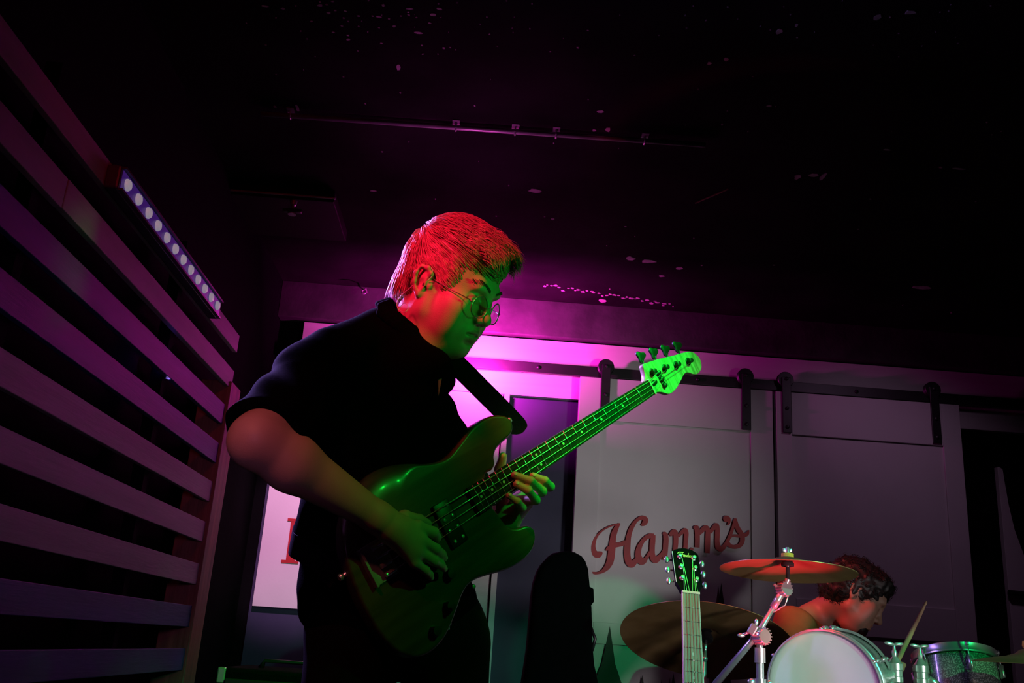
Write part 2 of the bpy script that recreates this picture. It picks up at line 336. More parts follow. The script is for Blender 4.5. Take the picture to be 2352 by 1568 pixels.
# red script lettering on the first door, painted raised strokes in door coordinates (from pixels of the door plane)
DX = lambda p: (W(p[0], p[1], 4.806).x, W(p[0], p[1], 4.806).z)
PXM = 4.806/FPX*1.012
def strokes_px(S):
    out = []
    for st in S:
        out.append([(*DX(p), p[2]*PXM) for p in st])
    return out
A1 = lambda x, y, w: (1340+x/8.709, 1160+y/8.709, w/8.709)
A2 = lambda x, y, w: (1540+x/9.8, 1160+y/9.8, w/9.8)
HAMMS = [
 [A1(735, 365, 10), A1(640, 385, 26), A1(520, 425, 30), A1(400, 490, 32), A1(310, 570, 40), A1(245, 660, 55), A1(205, 780, 75), A1(205, 880, 95), A1(235, 965, 120), A1(290, 985, 130), A1(345, 960, 90), A1(378, 935, 30)],
 [A1(735, 362, 30), A1(690, 410, 70), A1(640, 500, 100), A1(605, 610, 112), A1(585, 750, 125), A1(570, 900, 140), A1(560, 1000, 140), A1(535, 1120, 135), A1(480, 1230, 110), A1(400, 1310, 70), A1(310, 1350, 46), A1(230, 1355, 50), A1(180, 1340, 30)],
 [A1(450, 900, 30), A1(520, 850, 80), A1(640, 800, 90), A1(760, 775, 85), A1(850, 740, 90)],
 [A1(1165, 400, 40), A1(1215, 365, 90), A1(1245, 300, 110), A1(1210, 250, 90), A1(1130, 260, 70), A1(1060, 310, 62), A1(1000, 390, 75), A1(945, 500, 88), A1(910, 620, 95), A1(890, 760, 112), A1(880, 900, 122), A1(885, 1030, 125), A1(910, 1130, 135), A1(960, 1180, 130), A1(1010, 1150, 110), A1(1060, 1090, 80), A1(1095, 1030, 60)],
 [A1(1420, 600, 70), A1(1330, 610, 90), A1(1240, 660, 80), A1(1160, 760, 85), A1(1110, 880, 105), A1(1100, 1000, 120), A1(1130, 1090, 140), A1(1190, 1120, 130), A1(1260, 1060, 70), A1(1330, 930, 50)],
 [A1(1410, 590, 70), A1(1390, 700, 105), A1(1378, 850, 105), A1(1380, 980, 110), A1(1410, 1070, 130), A1(1455, 1090, 120), A1(1520, 1040, 90), A1(1590, 950, 60), A1(1640, 850, 60)],
 [A1(1590, 560, 40), A1(1640, 580, 95), A1(1655, 680, 105), A1(1645, 850, 105), A1(1635, 1000, 95), A1(1628, 1100, 90)],
 [A2(-10, 680, 70), A2(50, 610, 100), A2(105, 600, 110), A2(125, 690, 110), A2(125, 850, 105), A2(110, 1000, 95), A2(95, 1150, 90)],
 [A2(175, 700, 60), A2(250, 620, 80), A2(330, 560, 100), A2(360, 620, 100), A2(355, 740, 100), A2(345, 880, 95), A2(345, 1040, 95), A2(420, 1080, 90), A2(500, 960, 60)],
 [A2(520, 510, 50), A2(590, 500, 110), A2(605, 600, 110), A2(610, 750, 110), A2(605, 950, 105)],
 [A2(640, 650, 70), A2(720, 560, 100), A2(800, 500, 110), A2(845, 560, 105), A2(845, 720, 110), A2(840, 900, 110), A2(832, 1075, 105)],
 [A2(890, 620, 60), A2(960, 530, 90), A2(1035, 450, 110), A2(1060, 520, 100), A2(1058, 680, 105), A2(1055, 820, 105), A2(1075, 930, 125), A2(1125, 980, 125), A2(1190, 950, 100), A2(1250, 870, 80), A2(1310, 760, 75), A2(1370, 620, 70), A2(1420, 470, 65), A2(1455, 340, 70), A2(1462, 290, 40)],
 [A2(1462, 300, 60), A2(1490, 420, 85), A2(1530, 540, 110), A2(1600, 640, 110), A2(1625, 740, 110), A2(1610, 840, 100), A2(1550, 910, 90), A2(1460, 935, 85), A2(1370, 920, 85), A2(1300, 860, 95), A2(1300, 780, 70), A2(1370, 700, 50), A2(1440, 680, 50), A2(1540, 690, 70), A2(1650, 680, 75), A2(1730, 640, 80), A2(1770, 560, 20)],
 [A2(1290, 440, 30), A2(1320, 390, 60), A2(1320, 310, 80), A2(1260, 290, 120), A2(1225, 340, 60)],
]
o = flat_strokes(strokes_px(HAMMS), (0, 4.8095, 0), (1, 0, 0), (0, 0, 1), (0, -1, 0), 0, .0008).build('painted_lettering', M_red, dA)
plabel(o, 'red brush script lettering')
mb = MB(); c = DX(A2(1262, 305, 0))
mb.prism([(c[0]+.017*math.cos(t*math.pi/10), c[1]+.017*math.sin(t*math.pi/10)) for t in range(20)], (0, 4.8095, 0), (1, 0, 0), (0, 0, 1), (0, -1, 0), 0, .0018)
mb.build('painted_apostrophe', M_red, dA)
# painted pines along the foot of the first door
def pine(px, pytop, h, w, tiers=3):
    x, z = DX((px, pytop)); pts_r = []
    for i in range(tiers):
        za = z-h*(i+1)/tiers*.98; wi = w*((i+1)/tiers)**.9
        pts_r += [(wi*.30, za+h/tiers*.42), (wi*.62, za+h/tiers*.14), (wi, za), (wi*.52, za+.012)]
    pts = [(x, z)]+[(x+a, b) for a, b in pts_r]+[(x-a, b) for a, b in pts_r[::-1]]
    mb = MB(); mb.prism(pts, (0, 4.8095, 0), (1, 0, 0), (0, 0, 1), (0, -1, 0), 0, .001); return mb
for k, (px, py, h, w, t) in enumerate(((1401, 1437, .62, .20, 2), (1657, 1338, .9, .22, 3), (1476, 1549, .5, .14, 3), (1547, 1545, .55, .16, 3), (1520, 1558, .5, .11, 3))):
    pine(px, py, h, w, t).build('painted_pine', M_dkgreen, dA)

# white sign with a red serif letter in the corner behind the player
sg = thing('wall_sign', 'white wall sign with a red serif letter H on navy panel', 'sign', (-.85, 4.92, 1.3))
MB().box((-1.081, 4.905, .964), (-.58, 4.93, 1.72), bev=.002).build('sign_board', M_white, sg)
hb = MB()
def slab(x0, x1, z0, z1): hb.box((x0, 4.900-(.0006 if z1-z0 < .05 else 0), z0), (x1, 4.906, z1))
hx, hz = -.962, 1.180
slab(hx+.016, hx+.060, hz, hz+.220); slab(hx-.006, hx+.078, hz, hz+.014); slab(hx-.002, hx+.082, hz+.206, hz+.220)
slab(hx+.05, hx+.17, hz+.103, hz+.117)
slab(hx+.16, hx+.204, hz, hz+.220); slab(hx+.138, hx+.222, hz, hz+.014); slab(hx+.142, hx+.226, hz+.206, hz+.220)
plabel(hb.build('sign_letter', M_red, sg), 'red serif capital letter')

# third white door far right, half painted black
d3 = thing('door_3', 'white door panel with a black painted curve in the dark opening', None, (3.0, 4.92, 0)); d3['kind'] = 'structure'
MB().box((2.715, 4.90, .02), (3.55, 4.935, 1.935), bev=.002).build('door_panel', M_white, d3)
cv = [W(x, y, 4.90) for x, y in ((2296, 1072), (2303, 1078), (2308, 1110), (2317, 1160), (2330, 1215), (2352, 1275), (2385, 1345), (2430, 1410))]
out = [(p.x, p.z) for p in cv]+[(3.55, 1.2), (3.55, 1.94), (2.70, 1.94)]
MB().prism(out, (0, 4.8995, 0), (1, 0, 0), (0, 0, 1), (0, -1, 0), 0, .003).build('painted_curve', M_black, d3)
MB().tube([W(2318, 1362, 4.88), W(2352, 1366, 4.88), W(2420, 1372, 4.88)], .018, 10).build('door_bar', M_steel, d3)

# ------------------------------------------------------------------ left wall: board slats on furring strips, end post
WXL = -1.05
wl = bpy.data.objects['wall_left']
YE = WX(500, 1040, WXL).y
mb_ends = [(745, 785, 'p', 0), (837, 877, 'p', 1), (916, 958, 'b', 0), (1013, 1052, 'b', 0), (1105, 1149, 'p', 0), (1192, 1243, 'p', 0), (1294, 1343, 'p', 0), (1394, 1439, 'b', 0), (1492, 1535, 'b', 0)]
xs = [528, 526, 506, 497, 482, 463, 452, 433, 416]
rnd = random.Random(3)
tops = []
for k, ((a, b, c, sp), x) in enumerate(zip(mb_ends, xs)):
    z1 = WX(x+3, a, WXL).z; z0 = WX(x-3, b, WXL).z
    tops.append((round(z0, 3), round(z1, 3)))
ZT = [2.009-.1552*k for k in range(13)]
for k in range(13):
    z1 = ZT[k]; z0 = z1-.076; m = M_slat if k in (0, 1, 4, 5, 6, 10, 11) else M_slatblue
    cut = WX(152, 432, WXL).y if k == 1 else (1.1 if k % 2 else .2)
    for a, b in ((YF+.4, cut-.002), (cut+.002, YE+(.04 if k < 2 else 0))):
        MB().box((WXL-.018, a, z0+rnd.uniform(-.003, .003)), (WXL+rnd.uniform(-.002, .002), b, z1+rnd.uniform(-.003, .003)), bev=.002).build('wall_slat', m, wl)
print('SLATS', tops, YE)
for y in (-1.6, -.4, .8, 2.0, 3.05):
    MB().box((WXL-.018-.04, y, .02), (WXL-.018, y+.038, 2.1)).build('furring_strip', M_black, wl)
struct(MB().box((XL, YE-.005, 0), (WXL+.012, YE+.150, 1.80), bev=.004).build('trim_5', M_post), 'red brown wooden end post of the slatted wall')

# ------------------------------------------------------------------ ceiling fittings
cd = thing('ceiling_conduit', 'thin metal conduit running across the black ceiling', 'pipe', (0, 3.1, ZC))
pz = ZC-.016
pa, pb = WZ(600, 261, pz), WZ(1620, 333, pz); pdx = (pb-pa)/(1620-600)
pt = lambda px: pa+pdx*(px-600)
MB().tube([pa, pb], .0095, 12).build('pipe', M_conduit, cd, smooth=True)
for px in (668, 1047, 1183, 1277, 1480):
    p = pt(px); MB().box((p.x-.013, p.y-.030, ZC-.004), (p.x+.013, p.y+.02, ZC)).tube([(p.x, p.y-.014, ZC), (p.x, p.y-.013, pz-.006), (p.x, p.y-.006, pz-.0115), (p.x, p.y+.006, pz-.0115), (p.x, p.y+.013, pz-.004), (p.x, p.y+.013, ZC)], .0035, 6).build('conduit_strap', M_conduit, cd)
# lower soffit edge with a small hanging fitting at the left
lz = ZC-.05
l0, l1 = WZ(618, 455, lz), WZ(767, 462, lz)
sf = thing('duct_end', 'short black ceiling duct ledge catching red light', 'duct', ((l0.x+l1.x)/2, l1.y, ZC))
MB().box((l0.x-.25, l1.y, lz-.004), (l1.x, l1.y+.42, ZC), bev=.004).build('duct_shell', mat('black_duct_paint', (.006, .005, .005), .7, spec=.08), sf)
MB().box((l0.x-.25, l1.y-.012, lz+.006), (l1.x+.006, l1.y, lz+.014), bev=.002).build('duct_flange', M_conduit, sf)
sp = WZ(672, 482, ZC-.095)
sk = thing('sprinkler_head', 'small sprinkler head hanging below the ceiling duct ledge', 'sprinkler', (sp.x, sp.y, ZC-.05))
MB().lathe([(0, .06), (.016, .06), (.013, .035), (.006, .03), (.006, .018), (.010, .012), (0, .012)], (sp.x, sp.y, sp.z-.012), (0, 0, 1), 12).build('sprinkler_body', M_conduit, sk, angle=40)
MB().box((sp.x-.040, sp.y-.012, sp.z-.012), (sp.x+.040, sp.y+.012, sp.z+.003), bev=.004).build('sprinkler_yoke', M_blackpl, sk)
MB().lathe([(0, 0), (.018, 0), (.018, .004), (0, .004)], (sp.x, sp.y, sp.z-.022), (0, 0, 1), 14).build('deflector', M_conduit, sk)
hp = W(836, 670, 4.75)
hk = thing('eye_hook', 'small screw eye hook lit pink in the fascia', 'hook', (hp.x, hp.y, hp.z))
rg = [hp+Vector((.011*math.cos(t*math.pi/8), 0, .011*math.sin(t*math.pi/8))) for t in range(17)]
MB().tube(rg, .0035, 8, cap=False).build('eye_ring', M_conduit, hk, smooth=True)
MB().tube([hp+Vector((0, 0, .012)), hp+Vector((0, .05, .04)), hp+Vector((0, .115, .04))], .003, 8).build('hook_shank', M_conduit, hk, smooth=True)
# peeled paint flakes on the ceiling
fk = MB(); rr = random.Random(11)
def flake(px, py, w, h, ang=0):
    c = WZ(px, py, ZC-.001); s = c.y/FPX; n = rr.randint(6, 9); P = []
    for k in range(n):
        t = 2*math.pi*k/n; r = rr.uniform(.55, 1.0); a, b = w*s*.5*r*math.cos(t), h*s*.5*r*math.sin(t)*2.1
        P.append((c.x+a*math.cos(ang)-b*math.sin(ang), c.y+a*math.sin(ang)+b*math.cos(ang)))
    fk.prism(P, (0, 0, ZC), (1, 0, 0), (0, 1, 0), (0, 0, -1), 0, rr.uniform(.0012, .003))
for f in ((1228, 438, 38, 12), (1832, 407, 22, 14), (1868, 403, 30, 12), (1890, 405, 14, 26), (1378, 256, 26, 9), (1185, 289, 26, 8), (1365, 299, 14, 8), (1396, 298, 20, 14), (1447, 593, 28, 14), (1490, 600, 40, 14), (1559, 616, 24, 12), (1385, 690, 26, 14), (1520, 634, 18, 8),
          (1630, 145, 18, 8), (1668, 136, 20, 10), (1789, 72, 24, 16), (1830, 58, 10, 9), (2014, 40, 26, 18), (2090, 28, 40, 10), (1327, 109, 8, 4), (1766, 243, 18, 5), (2037, 344, 24, 5), (915, 153, 16, 18), (858, 438, 20, 6), (2160, 384, 12, 6), (2200, 387, 50, 6), (2120, 660, 60, 12), (1269, 503, 12, 6), (1090, 243, 6, 5), (632, 246, 12, 8), (683, 248, 10, 18), (1338, 313, 22, 7), (1470, 320, 60, 4), (995, 33, 20, 8), (755, 30, 14, 6), (870, 38, 18, 4), (905, 60, 12, 6), (960, 75, 30, 6), (800, 90, 14, 5), (1020, 110, 10, 5), (610, 15, 26, 5), (650, 20, 16, 5), (1010, 20, 20, 6), (735, 12, 18, 6), (940, 20, 24, 6), (880, 12, 12, 6)):
    flake(*f)
for k in range(34): flake(1250+k*9+rr.uniform(-3, 3), 656+k*1.35+rr.uniform(-5, 5), rr.uniform(5, 16), rr.uniform(3, 7))
for k in range(110): flake(rr.uniform(560, 2300), rr.uniform(0, 720) if k % 2 else rr.uniform(0, 130), rr.uniform(2, 7), rr.uniform(2, 4))
for k in range(26): flake(rr.uniform(700, 1010), rr.uniform(0, 105), rr.uniform(5, 12), rr.uniform(3, 4))
fo = fk.build('peeled_paint_flakes', M_flake, ceil); fo['kind'] = 'stuff'
a, b = WZ(1597, 465, ZC), WZ(1672, 433, ZC)
MB().tube([a+Vector((0, 0, -.002)), b+Vector((0, 0, -.002))], .0035, 6).build('ceiling_scratch', M_post, ceil)
# LED bar on the slatted wall
la, lb = WX(298, 428, WXL+.05), WX(503, 700, WXL+.05)
lb_ = Vector((lb.x, lb.y, (la.z+lb.z)/2)); la_ = Vector((la.x, la.y, (la.z+lb.z)/2))
led = thing('led_bar', 'violet LED wash bar with twelve lamps on the slatted wall', 'stage light', (WXL+.03, (la.y+lb.y)/2, la_.z))
M_led = mat('led_lens', (.8, .8, .8), .3, emit=(.62, .60, .72), estr=.30)
M_ledbody = mat('violet_led_housing', (.06, .05, .09), .35, var=.3, scale=20)
MB().box((WXL+.001, la_.y-.05, la_.z-.034), (WXL+.040, lb_.y+.06, la_.z+.034), bev=.006).build('housing', M_ledbody, led)
MB().box((WXL+.036, la_.y-.04, la_.z+.028), (WXL+.050, lb_.y+.05, la_.z+.034)).build('housing_lip', M_ledbody, led)
MB().box((WXL+.036, la_.y-.04, la_.z-.034), (WXL+.050, lb_.y+.05, la_.z-.028)).build('housing_lip', M_ledbody, led)
MB().box((WXL+.038, la_.y-.035, la_.z-.026), (WXL+.0415, lb_.y+.045, la_.z+.026)).build('diffuser', mat('violet_diffuser', (.1, .05, .2), .3, emit=(.20, .06, .85), estr=.10), led)
lens_me = None
for k in range(12):
    p = la_.lerp(lb_, k/11)
    if lens_me is None:
        o = MB().lathe([(0, 0), (.0165, 0), (.0165, .006), (.012, .012), (0, .014)], (0, 0, 0), (1, 0, 0), 16).build('led_lamp', M_led, led, angle=40); lens_me = o.data
    else: o = link('led_lamp', lens_me, None, led)
    o.location = (WXL+.040, p.y, p.z)
for y in (la_.y-.02, lb_.y+.03): MB().box((WXL-.02, y, la_.z-.02), (WXL+.012, y+.02, la_.z+.05)).build('bracket', M_steel, led)
# ------------------------------------------------------------------ electric bass
BN = Vector((.4059, 2.3048, 1.4976)); BU = Vector((.67623, .45931, .57598)); BV = Vector((.52144, .25387, -.81465)); BH = Vector((.52039, -.85123, .06783))
def BP(s, t, h=0.0): return BN-BU*s+BV*t+BH*h
def wood(name, c1, c2, rough, scale, stretch, coat=0.0, bump=0.0, dist=3.0, frame=None):
    m = bpy.data.materials.new(name); m.use_nodes = True; nt = m.node_tree; b = nt.nodes['Principled BSDF']
    b.inputs['Roughness'].default_value = rough
    if coat: b.inputs['Coat Weight'].default_value = coat; b.inputs['Coat Roughness'].default_value = .12
    tc = nt.nodes.new('ShaderNodeTexCoord'); mp = nt.nodes.new('ShaderNodeMapping')
    mp.vector_type = 'TEXTURE'
    if frame is not None: mp.inputs['Rotation'].default_value = frame.to_euler()
    mp2 = nt.nodes.new('ShaderNodeMapping'); mp2.inputs['Scale'].default_value = stretch
    w = nt.nodes.new('ShaderNodeTexNoise'); w.inputs['Scale'].default_value = scale; w.inputs['Detail'].default_value = dist
    r = nt.nodes.new('ShaderNodeValToRGB'); r.color_ramp.elements[0].position = .38; r.color_ramp.elements[1].position = .62
    r.color_ramp.elements[0].color = (*c1, 1); r.color_ramp.elements[1].color = (*c2, 1)
    nt.links.new(tc.outputs['Object'], mp.inputs['Vector']); nt.links.new(mp.outputs['Vector'], mp2.inputs['Vector']); nt.links.new(mp2.outputs['Vector'], w.inputs['Vector'])
    nt.links.new(w.outputs['Fac'], r.inputs['Fac']); nt.links.new(r.outputs['Color'], b.inputs['Base Color'])
    return m
BROT = Matrix((( -BU.x, BV.x, BH.x), (-BU.y, BV.y, BH.y), (-BU.z, BV.z, BH.z)))
M_bassbody = wood('dark_walnut_body', (.072, .046, .028), (.046, .029, .018), .34, 12, (.5, 5, 5), coat=.25, frame=BROT)
M_maple = wood('flamed_maple', (.62, .50, .34), (.34, .25, .15), .35, 16, (9, .8, .8), coat=.3, dist=1.0, frame=BROT)
M_neckwood = wood('maple_neck', (.60, .47, .31), (.50, .38, .24), .4, 10, (.6, 5, 5), frame=BROT)
M_rosewood = wood('dark_rosewood', (.009, .006, .005), (.034, .021, .015), .6, 30, (1.0, 6, 6), frame=BROT)
M_rosewood.node_tree.nodes['Principled BSDF'].inputs['Specular IOR Level'].default_value = .12
M_fret = mat('nickel_fret_wire', (.72, .72, .70), .25, metal=.9, var=.1)
M_string = mat('steel_string', (.75, .73, .68), .3, metal=.85, var=.1)
M_pearl = mat('pearl_inlay', (.7, .7, .66), .3, var=.2, scale=80)
M_bone = mat('bone_nut', (.8, .76, .66), .4, var=.1)
bass = thing('bass_guitar', 'dark bodied electric bass with maple headstock played by the man in black', 'bass guitar', BP(.7, 0, -.03))
OUT = [(.560, -.030), (.535, -.034), (.521, -.042), (.514, -.056), (.499, -.068), (.474, -.074), (.451, -.077), (.435, -.087), (.428, -.104), (.438, -.122), (.466, -.136), (.498, -.140), (.536, -.135), (.585, -.118), (.627, -.107), (.675, -.118), (.721, -.142), (.754, -.153), (.791, -.156), (.826, -.148), (.862, -.132), (.900, -.100), (.925, -.055), (.938, .000), (.942, .060), (.938, .120), (.922, .168), (.893, .198), (.858, .207), (.826, .202), (.798, .190), (.769, .171), (.743, .153), (.722, .143), (.699, .141), (.671, .147), (.639, .157), (.605, .165), (.565, .167), (.535, .160), (.516, .145), (.508, .127), (.520, .110), (.545, .103), (.562, .092), (.570, .075), (.575, .045), (.577, .031)]
bo = closed_spline(OUT, 4)
P = np.array(bo); e = np.roll(P, -1, 0)-P
if 0.5*np.sum(P[:, 0]*np.roll(P[:, 1], -1)-np.roll(P[:, 0], -1)*P[:, 1]) < 0: P = P[::-1]; e = np.roll(P, -1, 0)-P
nr = np.stack([e[:, 1], -e[:, 0]], 1); nr /= np.linalg.norm(nr, axis=1)[:, None]+1e-9; vn = nr+np.roll(nr, 1, 0); vn /= np.linalg.norm(vn, axis=1)[:, None]+1e-9
for _ in range(2): vn = (vn+np.roll(vn, 1, 0)+np.roll(vn, -1, 0)); vn /= np.linalg.norm(vn, axis=1)[:, None]
wgt = np.clip((P[:, 0]-.69)/.06, 0, 1)*np.clip((-.05-P[:, 1])/.05, 0, 1)*np.clip((.935-P[:, 0])/.05, 0, 1)
wgt = wgt*wgt*(3-2*wgt)
mb = MB(); vs = []; H0, H1 = -.054, -.011; rings = []
for k in range(5):
    a = math.pi/2*k/4; rings.append((np.full(len(P), .010*(1-math.sin(a))), np.full(len(P), H0+.010*(1-math.cos(a)))))
for k in range(9):
    a = math.pi/2*k/8; rings.append(((.007+.050*wgt)*(1-math.cos(a)), H1-(.007+.017*wgt)*(1-math.sin(a))))
for ins, h in rings:
    Q = P-vn*ins[:, None]; vs += [BP(q[0], q[1], hh) for q, hh in zip(Q, h)]
n_, m_ = len(P), len(rings)
mb.add(vs, [(i*n_+k, i*n_+(k+1) % n_, (i+1)*n_+(k+1) % n_, (i+1)*n_+k) for i in range(m_-1) for k in range(n_)]+[tuple(range(n_))[::-1], tuple((m_-1)*n_+k for k in range(n_))])
mb.build('body', M_bassbody, bass, angle=35)
# neck, fingerboard, frets, inlays
fw = lambda s: .0205+.0102*min(max(s, 0), .62)/.60
mb = MB(); vs = []; NS = 24
for i in range(NS+1):
    s = -.010+.60*i/NS; w = fw(s)
    for k in range(13):
        a = math.pi*k/12; vs.append(BP(s, -w*math.cos(a), -.006-(.017+.004*i/NS)*math.sin(a)**.8))
mb.add(vs, [(i*13+k, i*13+k+1, (i+1)*13+k+1, (i+1)*13+k) for i in range(NS) for k in range(12)]+[(i*13+12, i*13, (i+1)*13, (i+1)*13+12) for i in range(NS)]+[tuple(range(13))[::-1], tuple(NS*13+k for k in range(13))])
mb.build('neck', M_neckwood, bass, angle=50)
fb = MB(); fb.prism([(0, -fw(0)), (.622, -fw(.622)), (.622, fw(.622)), (0, fw(0))], BN, -BU, BV, BH, -.0062, .0, bev=.0008, segs=1)
fbo = fb.build('fingerboard', M_rosewood, bass)
for k in range(1, 22):
    s = .864*(1-2**(-k/12)); w = fw(s)-.0003
    MB().tube([BP(s, -w, -.0004), BP(s, 0, .0009), BP(s, w, -.0004)], .0013, 6).build('fret', M_fret, fbo, smooth=True)
fpos = lambda k: .864*(1-2**(-k/12))
ez_ = BH
for k in (3, 5, 7, 9, 15, 17, 19, 21):
    s = (fpos(k)+fpos(k-1))/2
    MB().lathe([(0, 0), (.0032, 0), (.003, .0003), (0, .0003)], BP(s, 0, 0), BH, 14).build('inlay_dot', M_pearl, fbo)
for t in (-.012, .012):
    s = (fpos(12)+fpos(11))/2; MB().lathe([(0, 0), (.0032, 0), (.003, .0003), (0, .0003)], BP(s, t, 0), BH, 14).build('inlay_dot', M_pearl, fbo)
MB().prism([(-.0045, -.0208), (0, -.0208), (0, .0208), (-.0045, .0208)], BN, -BU, BV, BH, -.006, .0028, bev=.0006, segs=1).build('nut', M_bone, bass)
# headstock with tuners
HSO = [(-.004, -.0205), (-.014, -.030), (-.0205, -.046), (-.0266, -.0578), (-.0495, -.0555), (-.0966, -.0468), (-.1435, -.0361), (-.1764, -.0300), (-.205, -.0226), (-.2214, -.0091), (-.2279, .0098), (-.2217, .0273), (-.2084, .0366), (-.1908, .0392), (-.1764, .0331), (-.1650, .0240), (-.1528, .0200), (-.1407, .0228), (-.1208, .0315), (-.0998, .0394), (-.0783, .0434), (-.0612, .0419), (-.0500, .0340), (-.034, .0240), (-.018, .0208), (-.004, .0205)]
hso = [(a, b) for a, b in (tuple(q) for q in spline(HSO, 4))]
hd = MB().prism(hso, BN, -BU, BV, BH, -.031, -.0150, bev=.0022, segs=2).build('headstock', M_maple, bass, angle=35)
MB().prism([(-.014, -.0195), (-.002, -.0205), (-.002, .0205), (-.014, .0195)], BN, -BU, BV, BH, -.020, -.006, bev=.001, segs=1).build('headstock_step', M_neckwood, bass)
POST = [(-.0423, -.0292), (-.090, -.0212), (-.134, -.0113), (-.1818, -.0025)]
KEYS = [(-.0568, -.072), (-.1104, -.0622), (-.1484, -.0491), (-.1929, -.0335)]
def clover(c, ex, ey, ez, r, th):
    o = []
    for k in range(36):
        a = 2*math.pi*k/36; rr_ = r*(.80+.20*math.cos(3*a)); o.append((rr_*math.cos(a), rr_*math.sin(a)))
    return MB().prism(o, c, ex, ey, ez, -th/2, th/2, bev=th*.3, segs=2)
for (s, t) in POST:
    MB().lathe([(0, -.004), (.0105, -.004), (.0105, -.002), (.0065, -.001), (.0055, .006), (.0068, .008), (.0068, .011), (.004, .012), (0, .0115)], BP(s, t, -.013), BH, 18).build('tuner_post', M_blackpl, bass, angle=40)
    ks, kt = s-.014, t-.046
    tn = MB().box((-.014, -.012, -.006), (.014, .012, .001), Matrix.Translation(BP(s, t, -.031)) @ BROT.to_4x4(), bev=.001)
    tn.tube([BP(s, t-.006, -.036), BP(s-.007, t-.026, -.037), BP(s-.010, t-.036, -.038)], .0035, 8)
    to = tn.build('tuner_gear', M_blackpl, bass, angle=40)
    clover(BP(ks+.001, kt, -.038), BU, BV, BH, .0185, .005).build('tuner_key', M_blackpl, bass, angle=40)
rt = MB().box((-.006, -.022, 0), (.006, .022, .0035), Matrix.Translation(BP(-.0595, -.001, -.0155)) @ BROT.to_4x4(), bev=.001)
for t in (-.018, 0, .018): rt.lathe([(0, 0), (.0065, 0), (.0062, .007), (.003, .009), (0, .0088)], BP(-.0595, t-.001, -.0155), BH, 12)
rt.build('string_retainer', M_blackpl, bass, angle=40)
MB().ell(BP(-.030, -.003, -.0155), (.015, .0075, .004), BROT.to_4x4(), 18, 8).build('truss_rod_cover', M_blackpl, bass, smooth=True)
# strings
for k in range(4):
    t0, t1 = -.0285+.019*k, -.0155+.01033*k
    ps, pt_ = POST[k]
    MB().tube([BP(.868, t0, .006), BP(.6, t0+(t1-t0)*.6/.864*0+(t1-t0)*(1-.6/.864), .0052), BP(-.002, t1, .0030), BP(-.058, t1+(pt_-t1)*.5, -.0085), BP(ps+.004, pt_+.0055, -.0085)], .00110-.0002*k, 6).build('string', M_string, bass, smooth=True)
# pickup, controls, bridge, strap buttons
pk = MB().box((.672, -.036, -.011), (.716, .062, -.002), Matrix.Translation(BN) @ BROT.to_4x4(), bev=.004).build('pickup', M_blackpl, bass, angle=40)
for i in range(8):
    s = .683+.022*(i % 2); t = -.024+.0245*(i//2)
    MB().lathe([(0, 0), (.0042, 0), (.0038, .0018), (0, .002)], BP(s, t, -.002), BH, 12).build('pole_piece', M_chrome, pk, smooth=True)
for s, t in ((.749, .099), (.783, .152), (.835, .176)):
    MB().lathe([(0, 0), (.0115, 0), (.0105, .013), (.0095, .016), (0, .0165)], BP(s, t, -.011), BH, 20).build('control_knob', M_blackpl, bass, angle=40)
br = MB().box((.845, -.040, -.011), (.905, .040, -.008), Matrix.Translation(BN) @ BROT.to_4x4(), bev=.001).box((.900, -.040, -.011), (.906, .040, .004), Matrix.Translation(BN) @ BROT.to_4x4(), bev=.001)
bo_ = br.build('bridge', M_chrome, bass)
for k in range(4): MB().lathe([(0, -.012), (.005, -.012), (.005, .012), (0, .012)], BP(.866, -.0285+.019*k, 0), BU, 12).build('saddle', M_chrome, bo_, angle=40)
MB().lathe([(0, 0), (.006, 0), (.004, .006), (.0075, .012), (.006, .016), (0, .016)], BP(.431, -.106, -.033), BU, 14).build('strap_button', M_chrome, bass, angle=40)
MB().lathe([(0, 0), (.006, 0), (.004, .006), (.0075, .012), (.006, .016), (0, .016)], BP(.935, -.01, -.033), -BU, 14).build('strap_button', M_chrome, bass, angle=40)
MB().lathe([(0, 0), (.010, 0), (.010, .004), (.006, .006), (.006, .014), (0, .014)], BP(.790, .183, -.033), BV*.85-BU*.5, 14).build('output_jack', M_chrome, bass, angle=40)

# ------------------------------------------------------------------ acoustic guitar on its stand
GN = W(1587, 1362, 2.40); GB = W(1594, 1568, 2.345)
gd = (GN-GB).normalized(); gn = Vector((.10, -1, 0)); gn = (gn-gd*gn.dot(gd)).normalized(); gx = gd.cross(gn).normalized()*-1
if gx.x < 0: gx = -gx
GROT = Matrix(((gx.x, gd.x, gn.x), (gx.y, gd.y, gn.y), (gx.z, gd.z, gn.z)))
def GP(x, y, h=0): return GN+gx*x+gd*y+gn*h
GM = Matrix.Translation(GN) @ GROT.to_4x4()
M_gblack = mat('black_guitar_lacquer', (.003, .003, .004), .5, var=.2, scale=15, spec=.06)
M_gfb = wood('pale_fingerboard', (.42, .36, .28), (.34, .28, .21), .45, 14, (6, .6, 6), frame=GROT)
M_gold = mat('gold_decal', (.72, .62, .20), .4, var=.05)
ag = thing('acoustic_guitar', 'acoustic guitar with black headstock standing upright before the ride cymbal', 'guitar', GP(0, -.86))
gw = lambda y: .0215+.0065*min(-y, .36)/.36
MB().prism([(-gw(0), 0), (-gw(-.40), -.46), (gw(-.40), -.46), (gw(0), 0)], GN, gx, gd, gn, -.006, 0, bev=.0008, segs=1).build('fingerboard', M_gfb, ag)
gf = [o for o in ag.children if o.name.startswith('fingerboard')][0]
